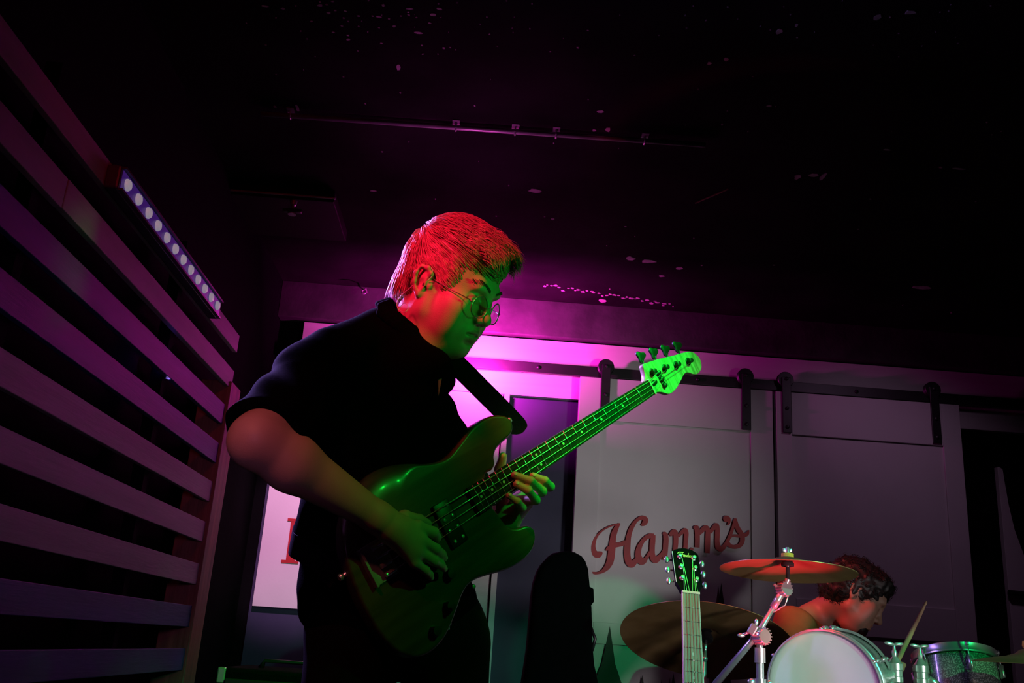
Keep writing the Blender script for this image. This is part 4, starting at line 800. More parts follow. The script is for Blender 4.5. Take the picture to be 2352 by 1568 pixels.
# ------------------------------------------------------------------ sculpting by distance fields (for the people)
class Sculpt:
    """union / carve of soft solids, meshed by surface nets into ONE continuous surface"""
    def __init__(s): s.ops = []
    def _add(s, fn, lo, hi, k, cut): s.ops.append((fn, np.array(lo, np.float32), np.array(hi, np.float32), k, cut)); return s
    def cap(s, a, b, ra, rb=None, k=.012, cut=False):
        a, b = np.array(a, np.float32), np.array(b, np.float32); rb = ra if rb is None else rb
        d = b-a; L2 = float(d@d)+1e-12; R = max(ra, rb)
        def fn(P):
            t = np.clip(((P-a)@d)/L2, 0, 1); return np.linalg.norm(P-a-t[:, None]*d, axis=1)-(ra+(rb-ra)*t)
        return s._add(fn, np.minimum(a, b)-R, np.maximum(a, b)+R, k, cut)
    def chain(s, pts, rad, k=.006, cut=False):
        for i in range(len(pts)-1): s.cap(pts[i], pts[i+1], rad[i], rad[i+1], k, cut)
        return s
    def ell(s, c, r, M=None, k=.012, cut=False):
        c = np.array(c, np.float32); r = np.array(r, np.float32); M = np.eye(3, dtype=np.float32) if M is None else np.array(M, np.float32)   # columns of M = axes
        def fn(P):
            q = (P-c)@M; k0 = np.linalg.norm(q/r, axis=1); k1 = np.linalg.norm(q/(r*r), axis=1)+1e-9; return k0*(k0-1)/k1
        e = np.abs(M)@r
        return s._add(fn, c-e, c+e, k, cut)
    def plane(s, o, n, k=.004):
        """carve away everything on the side n points to"""
        o = np.array(o, np.float32); n = np.array(n, np.float32); n = n/np.linalg.norm(n)
        return s._add(lambda P: -((P-o)@n), (-9, -9, -9), (9, 9, 9), k, True)
    def ev(s, P, mg):
        D = np.full(len(P), .5, np.float32)
        for fn, lo, hi, k, cut in s.ops:
            m = np.all((P > lo-mg-k) & (P < hi+mg+k), axis=1)
            if not m.any(): continue
            d = fn(P[m]).astype(np.float32); c = D[m]
            if cut: d = -d; h = np.maximum(k-np.abs(c-d), 0)/max(k, 1e-6); D[m] = np.maximum(c, d)+h*h*k*.25
            else: h = np.maximum(k-np.abs(c-d), 0)/max(k, 1e-6); D[m] = np.minimum(c, d)-h*h*k*.25
        return D
    def mesh(s, h, lo=None, hi=None, disp=None):
        u = [o for o in s.ops if not o[4]]
        lo = np.min([o[1] for o in u], 0)-4*h if lo is None else np.array(lo); hi = np.max([o[2] for o in u], 0)+4*h if hi is None else np.array(hi)
        c = 4; n = np.ceil((hi-lo)/(h*c)).astype(int)+1
        g = np.stack(np.meshgrid(*[np.arange(k) for k in n], indexing='ij'), -1).reshape(-1, 3)
        Dc = s.ev((lo+(g+.5)*h*c).astype(np.float32)-h*.5, h*c*3).reshape(n)
        N = n*c; act = np.abs(Dc) < h*c*1.6
        D = np.repeat(np.repeat(np.repeat(np.sign(Dc).astype(np.float32), c, 0), c, 1), c, 2)
        A = np.repeat(np.repeat(np.repeat(act, c, 0), c, 1), c, 2)
        idx = np.argwhere(A); P = (lo+idx*h).astype(np.float32)
        d = s.ev(P, h*4)
        if disp is not None: d = d+disp(P).astype(np.float32)
        D[A] = np.clip(d, -.4, .4)
        S = D < 0
        q = S[:-1, :-1, :-1].astype(np.int8)
        for dx in (0, 1):
            for dy in (0, 1):
                for dz in (0, 1):
                    if dx+dy+dz: q = q+S[dx:N[0]-1+dx, dy:N[1]-1+dy, dz:N[2]-1+dz]
        cells = np.argwhere((q > 0) & (q < 8)); vid = np.full(q.shape, -1, np.int32); vid[tuple(cells.T)] = np.arange(len(cells))
        acc = np.zeros((len(cells), 3)); cnt = np.zeros(len(cells)); ci = cells
        for ax in range(3):
            o1, o2 = [a for a in range(3) if a != ax]
            for a in (0, 1):
                for b in (0, 1):
                    p = ci.copy(); p[:, o1] += a; p[:, o2] += b; r = p.copy(); r[:, ax] += 1
                    d0, d1 = D[tuple(p.T)], D[tuple(r.T)]; m = (d0 < 0) != (d1 < 0)
                    t = d0[m]/(d0[m]-d1[m]); pp = p[m].astype(float); pp[:, ax] += t; acc[m] += pp; cnt[m] += 1
        V = lo+acc/cnt[:, None]*h; F = []
        for ax in range(3):
            o1, o2 = [(1, 2), (2, 0), (0, 1)][ax]
            sl0 = [slice(None)]*3; sl1 = [slice(None)]*3; sl0[ax] = slice(0, -1); sl1[ax] = slice(1, None)
            e = np.argwhere(S[tuple(sl0)] != S[tuple(sl1)]); e = e[(e[:, o1] > 0) & (e[:, o2] > 0) & (e[:, o1] < N[o1]-1) & (e[:, o2] < N[o2]-1)]
            ins = S[tuple(e.T)]; quad = []
            for a, b in ((1, 1), (0, 1), (0, 0), (1, 0)):
                w = e.copy(); w[:, o1] -= a; w[:, o2] -= b; quad.append(vid[tuple(w.T)])
            f = np.stack(quad, 1); f[~ins] = f[~ins][:, ::-1]; F.append(f[(f >= 0).all(1)])
        F = np.concatenate(F)
        return V, F
def smooth_mesh(V, F, it=2, lam=.5):
    E = np.concatenate([F[:, [0, 1]], F[:, [1, 2]], F[:, [2, 3]], F[:, [3, 0]]]); E = np.concatenate([E, E[:, ::-1]]); n = len(V)
    cnt = np.bincount(E[:, 0], minlength=n).astype(float)
    for _ in range(it):
        for l in (lam, -lam*.98):
            S = np.stack([np.bincount(E[:, 0], V[E[:, 1], k], n) for k in range(3)], 1)/np.maximum(cnt, 1)[:, None]
            V = V+l*(S-V)
    return V
def np_mesh(name, V, F, m, parent=None, smooth=True):
    me = bpy.data.meshes.new(name); me.vertices.add(len(V)); me.vertices.foreach_set('co', np.asarray(V, np.float32).ravel())
    k = F.shape[1]; me.loops.add(len(F)*k); me.loops.foreach_set('vertex_index', F.ravel().astype(np.int32)); me.polygons.add(len(F))
    me.polygons.foreach_set('loop_start', (np.arange(len(F))*k).astype(np.int32)); me.polygons.foreach_set('loop_total', np.full(len(F), k, np.int32)); me.update(); me.validate()
    return link(name, me, m, parent, smooth)
class Fr:
    """local frame: forward f, left l, up u"""
    def __init__(s, o, yaw, pitch, roll=0, sc=1.0):
        y, p, r = (math.radians(a) for a in (yaw, pitch, roll))
        f0 = np.array([math.cos(y), -math.sin(y), 0]); z = np.array([0, 0, 1.0])
        s.f = f0*math.cos(p)-z*math.sin(p); u = f0*math.sin(p)+z*math.cos(p); l = np.cross(u, s.f)
        s.l = l*math.cos(r)+u*math.sin(r); s.u = u*math.cos(r)-l*math.sin(r); s.o = np.array(o, float); s.sc = sc
        s.M = np.stack([s.f, s.l, s.u], 1)
    def __call__(s, x, y, z): return s.o+s.sc*(s.f*x+s.l*y+s.u*z)
    def rot(s, ax, deg):
        R = np.array(Matrix.Rotation(math.radians(deg), 3, ax)); return s.M @ R
def sculpt_head(S, H):
    """bare head with face and ears into sculpt S, frame H (origin between the ears)"""
    c = H.sc; E = lambda x, y, z, a, b, d, k=.012, M=None, cut=False: S.ell(H(x, y, z), (a*c, b*c, d*c), H.M if M is None else M, k*c, cut)
    C = lambda p, q, ra, rb, k=.01, cut=False: S.cap(H(*p), H(*q), ra*c, rb*c, k*c, cut)
    E(-.010, 0, .048, .096, .075, .086); E(.036, 0, .046, .060, .064, .064, .03); E(.040, 0, -.012, .054, .060, .075, .03)
    for s in (-1, 1):
        C((.004, s*.056, -.055), (.066, s*.022, -.094), .021, .019, .035); E(.064, s*.046, -.018, .026, .021, .022, .025)
        E(.052, s*.044, -.052, .036, .026, .038, .03); C((.000, s*.066, .0), (.003, s*.060, -.052), .013, .018, .025)
    E(.036, 0, -.072, .050, .048, .036, .03); E(.083, 0, -.099, .017, .021, .016, .02); E(.045, 0, -.105, .036, .034, .018, .03)
    C((.090, -.034, .034), (.090, .034, .034), .0125, .0125, .02); E(.083, 0, -.058, .022, .031, .030, .02)
    for s in (-1, 1):
        E(.104, s*.031, .012, .020, .0175, .0115, .014, cut=True)
        E(.0805, s*.031, .011, .0150, .0155, .0135, .004); C((.092, s*.020, .006), (.088, s*.043, .005), .0035, .003, .004)
    C((.092, 0, .026), (.113, 0, -.018), .0080, .0100, .014); E(.1165, 0, -.025, .0115, .0120, .0105, .010)
    for s in (-1, 1): E(.104, s*.0135, -.0295, .0105, .0075, .0085, .008); E(.108, s*.0065, -.0395, .0050, .0040, .0040, .004, cut=True)
    C((.094, -.018, -.0555), (.094, .018, -.0555), .0060, .0060, .006); E(.0985, 0, -.0545, .0085, .016, .0058, .006); E(.0965, 0, -.0675, .0095, .0175, .0068, .006)
    C((.0985, -.021, -.0632), (.1075, 0, -.0608), .0028, .0028, .0035, cut=True); C((.1075, 0, -.0608), (.0985, .021, -.0632), .0028, .0028, .0035, cut=True)
    E(.101, 0, -.082, .008, .018, .005, .008, cut=True)
    for s in (-1, 1):
        R = H.M @ np.array(Matrix.Rotation(math.radians(s*20), 3, 'Z')) @ np.array(Matrix.Rotation(math.radians(-10), 3, 'Y'))
        e = lambda x, y, z: (-.010+x, s*(.0755+y), -.002+z)
        rim = [e(.010, .002, .008), e(.012, .009, .022), e(.002, .013, .031), e(-.012, .015, .029), e(-.019, .016, .014), e(-.016, .014, -.004), e(-.008, .010, -.018), e(.001, .006, -.026), e(.007, .003, -.022)]
        S.chain([H(*p) for p in rim], [c*r for r in (.0034, .0040, .0042, .0044, .0046, .0044, .0048, .0066, .0050)], .006*c)
        S.ell(H(*e(-.004, .006, .003)), (.0165*c, .0058*c, .026*c), R, .006*c); S.ell(H(*e(-.001, .0125, -.004)), (.0075*c, .0050*c, .0100*c), R, .005*c, True)
        S.ell(H(*e(-.008, .0155, .017)), (.0045*c, .0036*c, .0105*c), R, .005*c, True); E(.006, s*.080, -.004, .0050, .0036, .0070, .005)
def fingers(S, chains, k=.004):
    for pts, r in chains: S.chain(pts, r, k)
M_skin = mat('fair_skin', (.60, .36, .27), .48, color2=(.52, .28, .20), scale=9, bump=.12, bscale=420, spec=.4)
M_skin.node_tree.nodes['Principled BSDF'].inputs['Subsurface Weight'].default_value = .0
M_lip = mat('lip_skin', (.48, .20, .17), .42, var=.15, scale=40)
M_shirt = mat('black_cotton', (.0018, .0018, .0019), .95, spec=.02, var=.3, scale=14, bump=.25, bscale=300)
M_denim = mat('black_denim', (.005, .005, .006), .95, spec=.1, var=.4, scale=60, bump=.3, bscale=500)
M_hair = mat('dark_blond_hair', (.66, .46, .28), .42, color2=(.46, .29, .15), scale=40)
M_brow = mat('brown_brow_hair', (.10, .055, .03), .6, var=.3, scale=60)
def strand_tubes(paths, rad, n=4):
    """tapered hair locks as one mesh"""
    V = []; F = []; 
    for pts, r0 in zip(paths, rad):
        P = np.array(pts); m = len(P); T = np.gradient(P, axis=0); T /= np.linalg.norm(T, axis=1)[:, None]+1e-9
        ref = np.array([.3, .5, .81]); X = np.cross(T, ref); X /= np.linalg.norm(X, axis=1)[:, None]+1e-9; Y = np.cross(T, X); b = len(V)*0+sum(len(v) for v in V)
        tt = np.linspace(0, 1, m); rr_ = r0*(np.minimum(1, .55+tt*2)*(1-tt**2.2)+.04)
        a = 2*np.pi*np.arange(n)/n
        ring = P[:, None]+rr_[:, None, None]*(np.cos(a)[None, :, None]*X[:, None]+np.sin(a)[None, :, None]*Y[:, None]); V.append(ring.reshape(-1, 3))
        i, k = np.meshgrid(np.arange(m-1), np.arange(n), indexing='ij'); k2 = (k+1) % n
        F.append(np.stack([b+i*n+k, b+i*n+k2, b+(i+1)*n+k2, b+(i+1)*n+k], -1).reshape(-1, 4))
    return np.concatenate(V), np.concatenate(F)
# ------------------------------------------------------------------ the bass player
npv = lambda v: np.array(v, float)
H = Fr(W(976, 650, 1.965), 25, 25, 7, 1.06); H.o = H(.010, .075, .002)
TF = Fr((0, 0, 0), 58, 0); f_t, l_t = TF.f, TF.l; zz = np.array([0, 0, 1.0])
NBs = npv((-.205, 2.03, 1.40))
def TP(f, l, z): return np.array([NBs[0], NBs[1], 0])+f_t*f+l_t*l+zz*z
SJr = npv(W(722, 868, 1.93)); SJl = TP(-.075, .135, 1.310)
ELr = npv(W(590, 1012, 1.70)); WRr = npv(BP(.862, -.080, .050)); ELl = npv((.015, 2.38, 1.14)); WRl = npv(BP(.548, .100, -.092))
S = Sculpt(); sculpt_head(S, H)
# neck into torso
S.cap(H(-.030, 0, -.035), TP(-.030, .0, 1.385), .060, .068, .03); S.cap(H(.010, 0, -.085), TP(.005, 0, 1.375), .046, .055, .04)
S.ell(TP(-.060, -.005, 1.25), (.118, .150, .16), TF.M, .05); S.ell(TP(-.070, .03, 1.07), (.118, .155, .14), TF.M, .05)
S.cap(TP(-.05, -.04, 1.370), SJr, .050, .054, .05); S.cap(TP(-.04, .04, 1.385), SJl, .060, .058, .05)
# arms: upper arm and forearm taper
def arm(sh, el, wr, roll=0):
    S.cap(sh, el, .060, .047, .03); m = el+(wr-el)*.28; S.cap(el, m, .049, .050, .02); S.cap(m, wr, .050, .0285, .02)
arm(SJr, ELr, WRr); arm(SJl, ELl, WRl)
B3 = lambda s, t, h: npv(BP(s, t, h))
# right hand over the strings
kn = [B3(.796, -.026, .052), B3(.806, -.004, .054), B3(.818, .015, .049), B3(.832, .031, .041)]
S.cap(WRr, B3(.835, -.045, .050), .0275, .026, .02)
for p, r in zip(kn, (.0125, .0125, .0118, .0108)): S.cap(B3(.848, -.052+.010*kn.index(p) if False else -.050, .048), p, .0215, r, .016)
S.cap(B3(.832, -.030, .044), B3(.820, .000, .040), .020, .018, .02)
fingers(S, [([kn[0], B3(.770, .001, .050), B3(.760, .015, .034), B3(.757, .022, .017)], (.0118, .0105, .0095, .0082)),
            ([kn[1], B3(.780, .032, .047), B3(.765, .049, .031), B3(.756, .060, .017)], (.0118, .0100, .0088, .0078)),
            ([kn[2], B3(.792, .050, .040), B3(.775, .067, .027), B3(.765, .079, .013)], (.0112, .0094, .0084, .0074)),
            ([kn[3], B3(.813, .058, .031), B3(.804, .071, .020), B3(.799, .079, .010)], (.0100, .0084, .0076, .0068)),
            ([B3(.838, -.058, .040), B3(.800, -.052, .030), B3(.768, -.030, .018), B3(.750, -.014, .008)], (.0170, .0135, .0115, .0095))], .005)
# left hand around the neck
kl = [B3(.436, .056, -.038), B3(.458, .061, -.040), B3(.480, .066, -.042), B3(.502, .070, -.042)]
S.cap(WRl, B3(.522, .086, -.072), .0285, .027, .02)
for p, r in zip(kl, (.0125, .0125, .0118, .0108)): S.cap(B3(.520, .084, -.068), p, .021, r, .018)
S.ell(B3(.485, .066, -.050), (.034, .020, .016), np.array(BROT), .02)
fingers(S, [([kl[0], B3(.430, .064, .006), B3(.446, .044, .020), B3(.462, .022, .0105)], (.0118, .0102, .0092, .0080)),
            ([kl[1], B3(.460, .062, .012), B3(.484, .026, .024), B3(.505, -.002, .0105)], (.0118, .0104, .0094, .0080)),
            ([kl[2], B3(.482, .071, .006), B3(.499, .042, .022), B3(.512, .017, .0105)], (.0112, .0098, .0088, .0076)),
            ([kl[3], B3(.516, .070, -.004), B3(.532, .050, .014), B3(.543, .029, .0100)], (.0100, .0088, .0078, .0068)),
            ([B3(.525, .070, -.066), B3(.508, .022, -.052), B3(.496, -.022, -.042), B3(.486, -.045, -.024)], (.0175, .0140, .0120, .0095))], .005)
V, F = S.mesh(.0023); V = smooth_mesh(V, F, 2)
man = thing('person', 'man in glasses and a black shirt playing the dark electric bass', 'person', tuple(TP(-.06, .05, 0)))
skin = np_mesh('body', V, F, M_skin, man); skin.data.materials.append(M_lip)
L = (V-H.o)@H.M/H.sc; fc = L[F].mean(1)
lipm = (fc[:, 0] > .088) & (np.abs(fc[:, 1]) < .0225-(np.abs(fc[:, 2]+.0612)*.9)) & (np.abs(fc[:, 2]+.0612) < .0115)
skin.data.polygons.foreach_set('material_index', lipm.astype(np.int32)); skin.data.update()
# finger nails on the visible right hand and the fretting fingers
M_nail = mat('finger_nail', (.66, .46, .40), .3, var=.1)
nl = MB()
def nail(a, b, up, r):
    a, b, up = Vector(a), Vector(b), Vector(up); d = (b-a).normalized(); up = (up-d*up.dot(d)).normalized(); sd = d.cross(up)
    M = Matrix(((d.x, sd.x, up.x), (d.y, sd.y, up.y), (d.z, sd.z, up.z))).to_4x4(); nl.ell(b-d*.001+up*(r*.78), (.0062, r*.72, .0022), M, 12, 6)
for a, b, r in ((B3(.765, .049, .031), B3(.756, .060, .017), .0078), (B3(.775, .067, .027), B3(.765, .079, .013), .0074), (B3(.804, .071, .020), B3(.799, .079, .010), .0068), (B3(.760, .015, .034), B3(.757, .022, .017), .0082)): nail(a, b, Vector(BH)*.8+BV*.6, r)
for a, b, r in ((B3(.446, .044, .020), B3(.462, .022, .0105), .0080), (B3(.484, .026, .024), B3(.505, -.002, .0105), .0080), (B3(.499, .042, .022), B3(.512, .017, .0105), .0076), (B3(.532, .050, .014), B3(.543, .029, .010), .0068)): nail(a, b, Vector(BH)-BV*.4, r)
nl.build('finger_nails', M_nail, man, smooth=True)
# ---- hair: scalp cap plus locks combed along the head into a quiff
HS = Sculpt(); HU = Sculpt(); c = H.sc
for Q in (HS, HU):
    Q.ell(H(-.014, 0, .062), (.104*c, .082*c, .104*c), H.M, .01); Q.ell(H(.030, 0, .094), (.070*c, .064*c, .052*c), H.M, .03); Q.ell(H(-.052, 0, .030), (.068*c, .073*c, .082*c), H.M, .03)
    Q.cap(H(-.082, -.025, -.020), H(-.082, .025, -.020), .036*c, .036*c, .03)
    for s in (-1, 1): Q.ell(H(.030, s*.062, .034), (.026*c, .015*c, .040*c), H.M, .012)
HCUT = [(H(.092, 0, .074), H.M @ np.array((.80, 0, -.60))), (H(-.02, 0, -.054), H.M @ np.array((-.25, 0, -1)))]
for o_, n_ in HCUT: HS.plane(o_, n_, .012)
for s in (-1, 1):
    HS.ell(H(.074, s*.066, .010), (.034*c, .034*c, .052*c), H.M, .010, True)
    HS.ell(H(.050, s*.075, -.040), (.062*c, .030*c, .056*c), H.M, .010, True); HS.ell(H(-.012, s*.088, -.005), (.022*c, .022*c, .032*c), H.M, .006, True)
    HS.ell(H(-.018, s*.075, -.065), (.040*c, .03*c, .032*c), H.M, .010, True)
def hdisp(P):
    q = (P-H.o)@H.M; return .0012*np.sin(q[:, 1]*420+q[:, 0]*90)*np.sin(q[:, 2]*260-q[:, 0]*60)
Vh, Fh = HS.mesh(.0025, disp=hdisp); Vh = smooth_mesh(Vh, Fh, 1)
hair = np_mesh('hair', Vh, Fh, M_hair, man)
RNG = np.random.RandomState(12)
def onto(P, off, S_=HU):
    """push points to distance off from a sculpted surface"""
    for _ in range(2):
        e = .003; D = S_.ev(P.astype(np.float32), .06)
        G = np.stack([S_.ev((P+np.eye(3)[k]*e).astype(np.float32), .06)-S_.ev((P-np.eye(3)[k]*e).astype(np.float32), .06) for k in range(3)], 1); G /= np.linalg.norm(G, axis=1)[:, None]+1e-9
        P = P-(D-off)[:, None]*G
    return P, G
# eyebrows
def brows():
    bw = []; q = []; rr = random.Random(5)
    for s in (-1, 1):
        for k in range(110):
            t = rr.random(); q.append((H(.112-.030*t*t, s*(.012+.038*t), .0345+.008*math.sin(t*2.6)+rr.uniform(-.0035, .0035)), s))
    P = np.array([p for p, s in q]); P, G = onto(P, .0005, S)
    for p, g, (_, s) in zip(P, G, q):
        d = H.M @ np.array((-.0015, s*.006, .0022)); bw.append([p, p+d*.6+g*.0012, p+d*1.4+g*.0008])
    Vb, Fb = strand_tubes(bw, [.0008]*len(bw), 3); np_mesh('eyebrows', Vb, Fb, M_brow, man)
brows()
NL = 7000
roots = Vh[RNG.choice(len(Vh), NL)]; lq = (roots-H.o)@H.M/c
lx, ly, lz = lq.T; sd = np.clip(np.abs(ly)/.07, 0, 1); sg = np.sign(ly)
back = np.clip((-.035-lx)/.05, 0, 1)*np.clip((.13-lz)/.06, 0, 1)
wav = RNG.uniform(-.35, .35, NL); clump = .25*np.sin(lz*210+ly*90)+.2*np.sin(lx*160+ly*140)
D0 = np.stack([1.0*(1-back)-.05*back, .30*clump+.2*wav, (-.15-.45*sd*np.clip((.11-lz)/.05, 0, 1)+.35*clump)*(1-back)-1.0*back], 1)
D0 = (D0/np.linalg.norm(D0, axis=1)[:, None])@H.M.T
ln = RNG.uniform(.030, .058, NL)*(1-.40*sd*np.clip((.09-lz)/.05, 0, 1)); lift = RNG.uniform(.001, .009, NL)*np.clip(.25+(lz-.03)*10, .15, 1)
P = roots.copy(); seq = []
for k in range(7):
    t = k/6; off = -.001+.0015+lift*math.sin(math.pi*min(1, .15+t*.85))
    P, G = onto(P, off); seq.append(P.copy())
    T = D0-G*np.sum(D0*G, 1)[:, None]; T /= np.linalg.norm(T, axis=1)[:, None]+1e-9; P = P+T*(ln/6)[:, None]
paths = list(np.stack(seq, 1)); rads = list(RNG.uniform(.0005, .0010, NL))
# quiff: layers rolling forward over the brow
rr = random.Random(21)
for i in range(1500):
    y = rr.uniform(-.064, .064); x0 = rr.uniform(.010, .086); q0 = np.array([H(x0, y, .20)]); q0 = np.array([H(x0, y, .135-.5*max(0, x0-.05)-.9*max(0, abs(y)-.03))]); q0, _g = onto(q0, -.002); b = (q0[0]-H.o)@H.M/c
    ln_ = rr.uniform(.034, .056)*(1.05 if x0 > .045 else .9); a0 = rr.uniform(-.05, .45); dr = rr.uniform(.9, 1.9); yy = rr.uniform(-.25, .25)+.35*math.sin(y*90); wv = rr.uniform(.1, .4); ph = y*120+rr.uniform(-.5, .5); p = b.copy(); pts = []
    for k in range(9):
        t = k/8; pts.append(H(*p)); a = a0-dr*t*t*1.25+wv*math.sin(t*7+ph)*.6; d = np.array((math.cos(a), yy*(.4+.6*t), math.sin(a))); p = p+d/np.linalg.norm(d)*ln_/8
    paths.append(np.array(pts)); rads.append(rr.uniform(.0006, .0013))
# neck hair falling straight, and short hair before the ears
for i in range(700):
    a = rr.uniform(-1.2, 1.2); z = rr.uniform(-.02, .06); b0, _g = onto(np.array([H(-.11*math.cos(a)-.012, .085*math.sin(a), z)]), .0005); p = (b0[0]-H.o)@H.M/c; ln_ = rr.uniform(.030, .060); pts = []; cu = rr.uniform(-.25, .25)
    for k in range(6):
        t = k/5; pts.append(H(*p)); d = np.array((.02+.30*t, cu*.5, -1.0)); p = p+d/np.linalg.norm(d)*ln_/5
    paths.append(np.array(pts)); rads.append(rr.uniform(.0006, .0012))
for s in (-1, 1):
    for i in range(260):
        x = rr.uniform(.006, .048); z = rr.uniform(.014, .066); p = np.array((x, s*(.0710-.25*max(0, x-.02)), z)); ln_ = rr.uniform(.014, .028); pts = []
        for k in range(5):
            pts.append(H(*p)); d = np.array((-.15+rr.uniform(-.1, .1), s*.03, -1.0)); p = p+d/np.linalg.norm(d)*ln_/4
        paths.append(np.array(pts)); rads.append(rr.uniform(.0005, .0009))
Vs, Fs = strand_tubes(paths, rads, 4); plabel(np_mesh('hair_locks', Vs, Fs, M_hair, hair), 'tousled locks swept forward')
# ---- shirt
SH = Sculpt()
SH.ell(TP(-.060, .010, 1.25), (.134, .182, .178), TF.M, .05); SH.ell(TP(-.066, .035, 1.06), (.128, .190, .17), TF.M, .06); SH.ell(TP(-.060, .075, .92), (.125, .205, .13), TF.M, .05)
SH.cap(npv(W(880, 768, 2.07)), npv(W(764, 815, 1.97)), .062, .066, .05); SH.cap(TP(-.055, -.02, 1.40), SJr, .070, .072, .06); SH.cap(TP(-.04, .04, 1.385), SJl, .072, .070, .06)
SH.ell(TP(-.095, -.03, 1.395), (.085, .12, .075), TF.M, .05)
sl = SJr+(ELr-SJr)*.90; SH.cap(SJr, sl, .074, .072, .04); sl2 = SJl+(ELl-SJl)*.8; SH.cap(SJl, sl2, .072, .066, .04)
for o_, e_, j_ in ((sl, ELr, SJr), (sl2, ELl, SJl)):
    ua = (e_-j_)/np.linalg.norm(e_-j_); cc_ = o_+ua*.05
    SH._add(lambda P, o_=o_, ua=ua, cc_=cc_: np.maximum(-((P-o_)@ua), np.linalg.norm(P-cc_, axis=1)-.095), cc_-.095, cc_+.095, .003, True)
# neck opening of the shirt, cut along the collar line
n0, n1 = npv(W(880, 702, 2.06)), npv(W(1012, 812, 1.96)); vd = (n0+n1)/2-npv(EYE); cn = np.cross(n1-n0, vd); cn /= np.linalg.norm(cn)
if cn[2] < 0: cn = -cn
nc = (n0+n1)/2+vd/np.linalg.norm(vd)*.055
SH.cap(TP(-.03, 0, 1.39), nc+cn*.03, .084, .076, .03); SH.cap(TP(.005, 0, 1.31), npv(W(985, 862, 1.99)), .085, .055, .03)
SH._add(lambda P: np.maximum(-((P-nc)@cn), np.linalg.norm(P-nc, axis=1)-.125), nc-.125, nc+.125, .004, True)
SH.plane(TP(-.06, .06, .845), (0, 0, -1), .01)
SH.cap(npv(W(900, 792, 2.02)), npv(W(965, 842, 1.98)), .046, .050, .02)
def sdisp(P):
    a = (P-TP(0, 0, 1.2)); x, y, z = a@l_t, a@f_t, a[:, 2]
    return .0035*np.sin(z*38+x*16+2*np.sin(x*20))+.0025*np.sin(z*70-x*45+y*30)
V2, F2 = SH.mesh(.005, disp=sdisp); V2 = smooth_mesh(V2, F2, 2); shirt = np_mesh('shirt', V2, F2, M_shirt, man)
# collar: fold-over band round the neck opening
cb = Sculpt(); cx = (n1-n0)/np.linalg.norm(n1-n0); cy = np.cross(cn, cx); ring = []
for i in range(33):
    a = 2*math.pi*i/32; rr3 = .082+.004*math.cos(a); ring.append(nc+cx*(math.cos(a)*rr3)+cy*(math.sin(a)*.080)+cn*(.006-.012*(math.cos(a) < -.2)*-1))
for i in range(32):
    q, r = ring[i], ring[i+1]; cb.cap(q, r, .0062, .0062, .004)
    for j in (1, 2, 3):
        dn_ = -cn*(.0085*j)+((q-nc)/np.linalg.norm(q-nc))*(.0045*j); dn2 = -cn*(.0085*j)+((r-nc)/np.linalg.norm(r-nc))*(.0045*j); cb.cap(q+dn_, r+dn2, .0058, .0058, .006)
Vc, Fc = cb.mesh(.003); Vc = smooth_mesh(Vc, Fc, 2); np_mesh('collar', Vc, Fc, M_shirt, shirt)
# pale sliver added to the shirt front, standing for green light on the cloth
p0, p1, p2 = W(1006, 855, 1.955), W(1017, 858, 1.955), W(1022, 905, 1.945)
M_sliver = mat('pale_light_sliver', (.10, .10, .10), .8, var=.2)
MB().prism([(0, 0), ((p1-p0).length, 0), ((p2-p0).length*.32, (p2-p0).length)], p0, (p1-p0).normalized(), ((p2-p0)-(p1-p0).normalized()*((p2-p0).dot((p1-p0).normalized()))).normalized(), (p1-p0).cross(p2-p0).normalized(), -.002, .002).build('light_sliver', M_sliver, shirt)
# ---- trousers and shoes
TR = Sculpt(); hipc = TP(-.06, .095, .90)
TR.ell(hipc, (.118, .195, .13), TF.M, .04)
for s, ft_ in ((-1, TP(-.05, -.07, .09)), (1, TP(-.02, .26, .09))):
    hj = TP(-.06, .090+s*.10+(.035 if s > 0 else 0), .84); kn_ = hj*.5+ft_*.5+f_t*.02; TR.cap(hj, kn_, .092, .066, .05); TR.cap(kn_, ft_, .066, .055, .03)
V3, F3 = TR.mesh(.009); V3 = smooth_mesh(V3, F3, 1); tro = np_mesh('trousers', V3, F3, M_denim, man)
rv = W(1088, 1347, 1.93); MB().lathe([(0, 0), (.0048, 0), (.004, .002), (.002, .0026), (0, .0026)], rv, BH, 14).build('rivet', M_chrome, tro, smooth=True)
for s, ft_ in ((-1, TP(-.05, -.07, 0)), (1, TP(-.02, .26, 0))):
    Q = Sculpt(); Q.ell(ft_+f_t*.05+zz*.035, (.135, .046, .035), TF.M, .02); Q.ell(ft_-f_t*.02+zz*.065, (.06, .042, .06), TF.M, .03); Q.plane(ft_+zz*.002, (0, 0, -1), .003)
    v, f = Q.mesh(.007); np_mesh('shoe', v, f, M_blackpl, man)
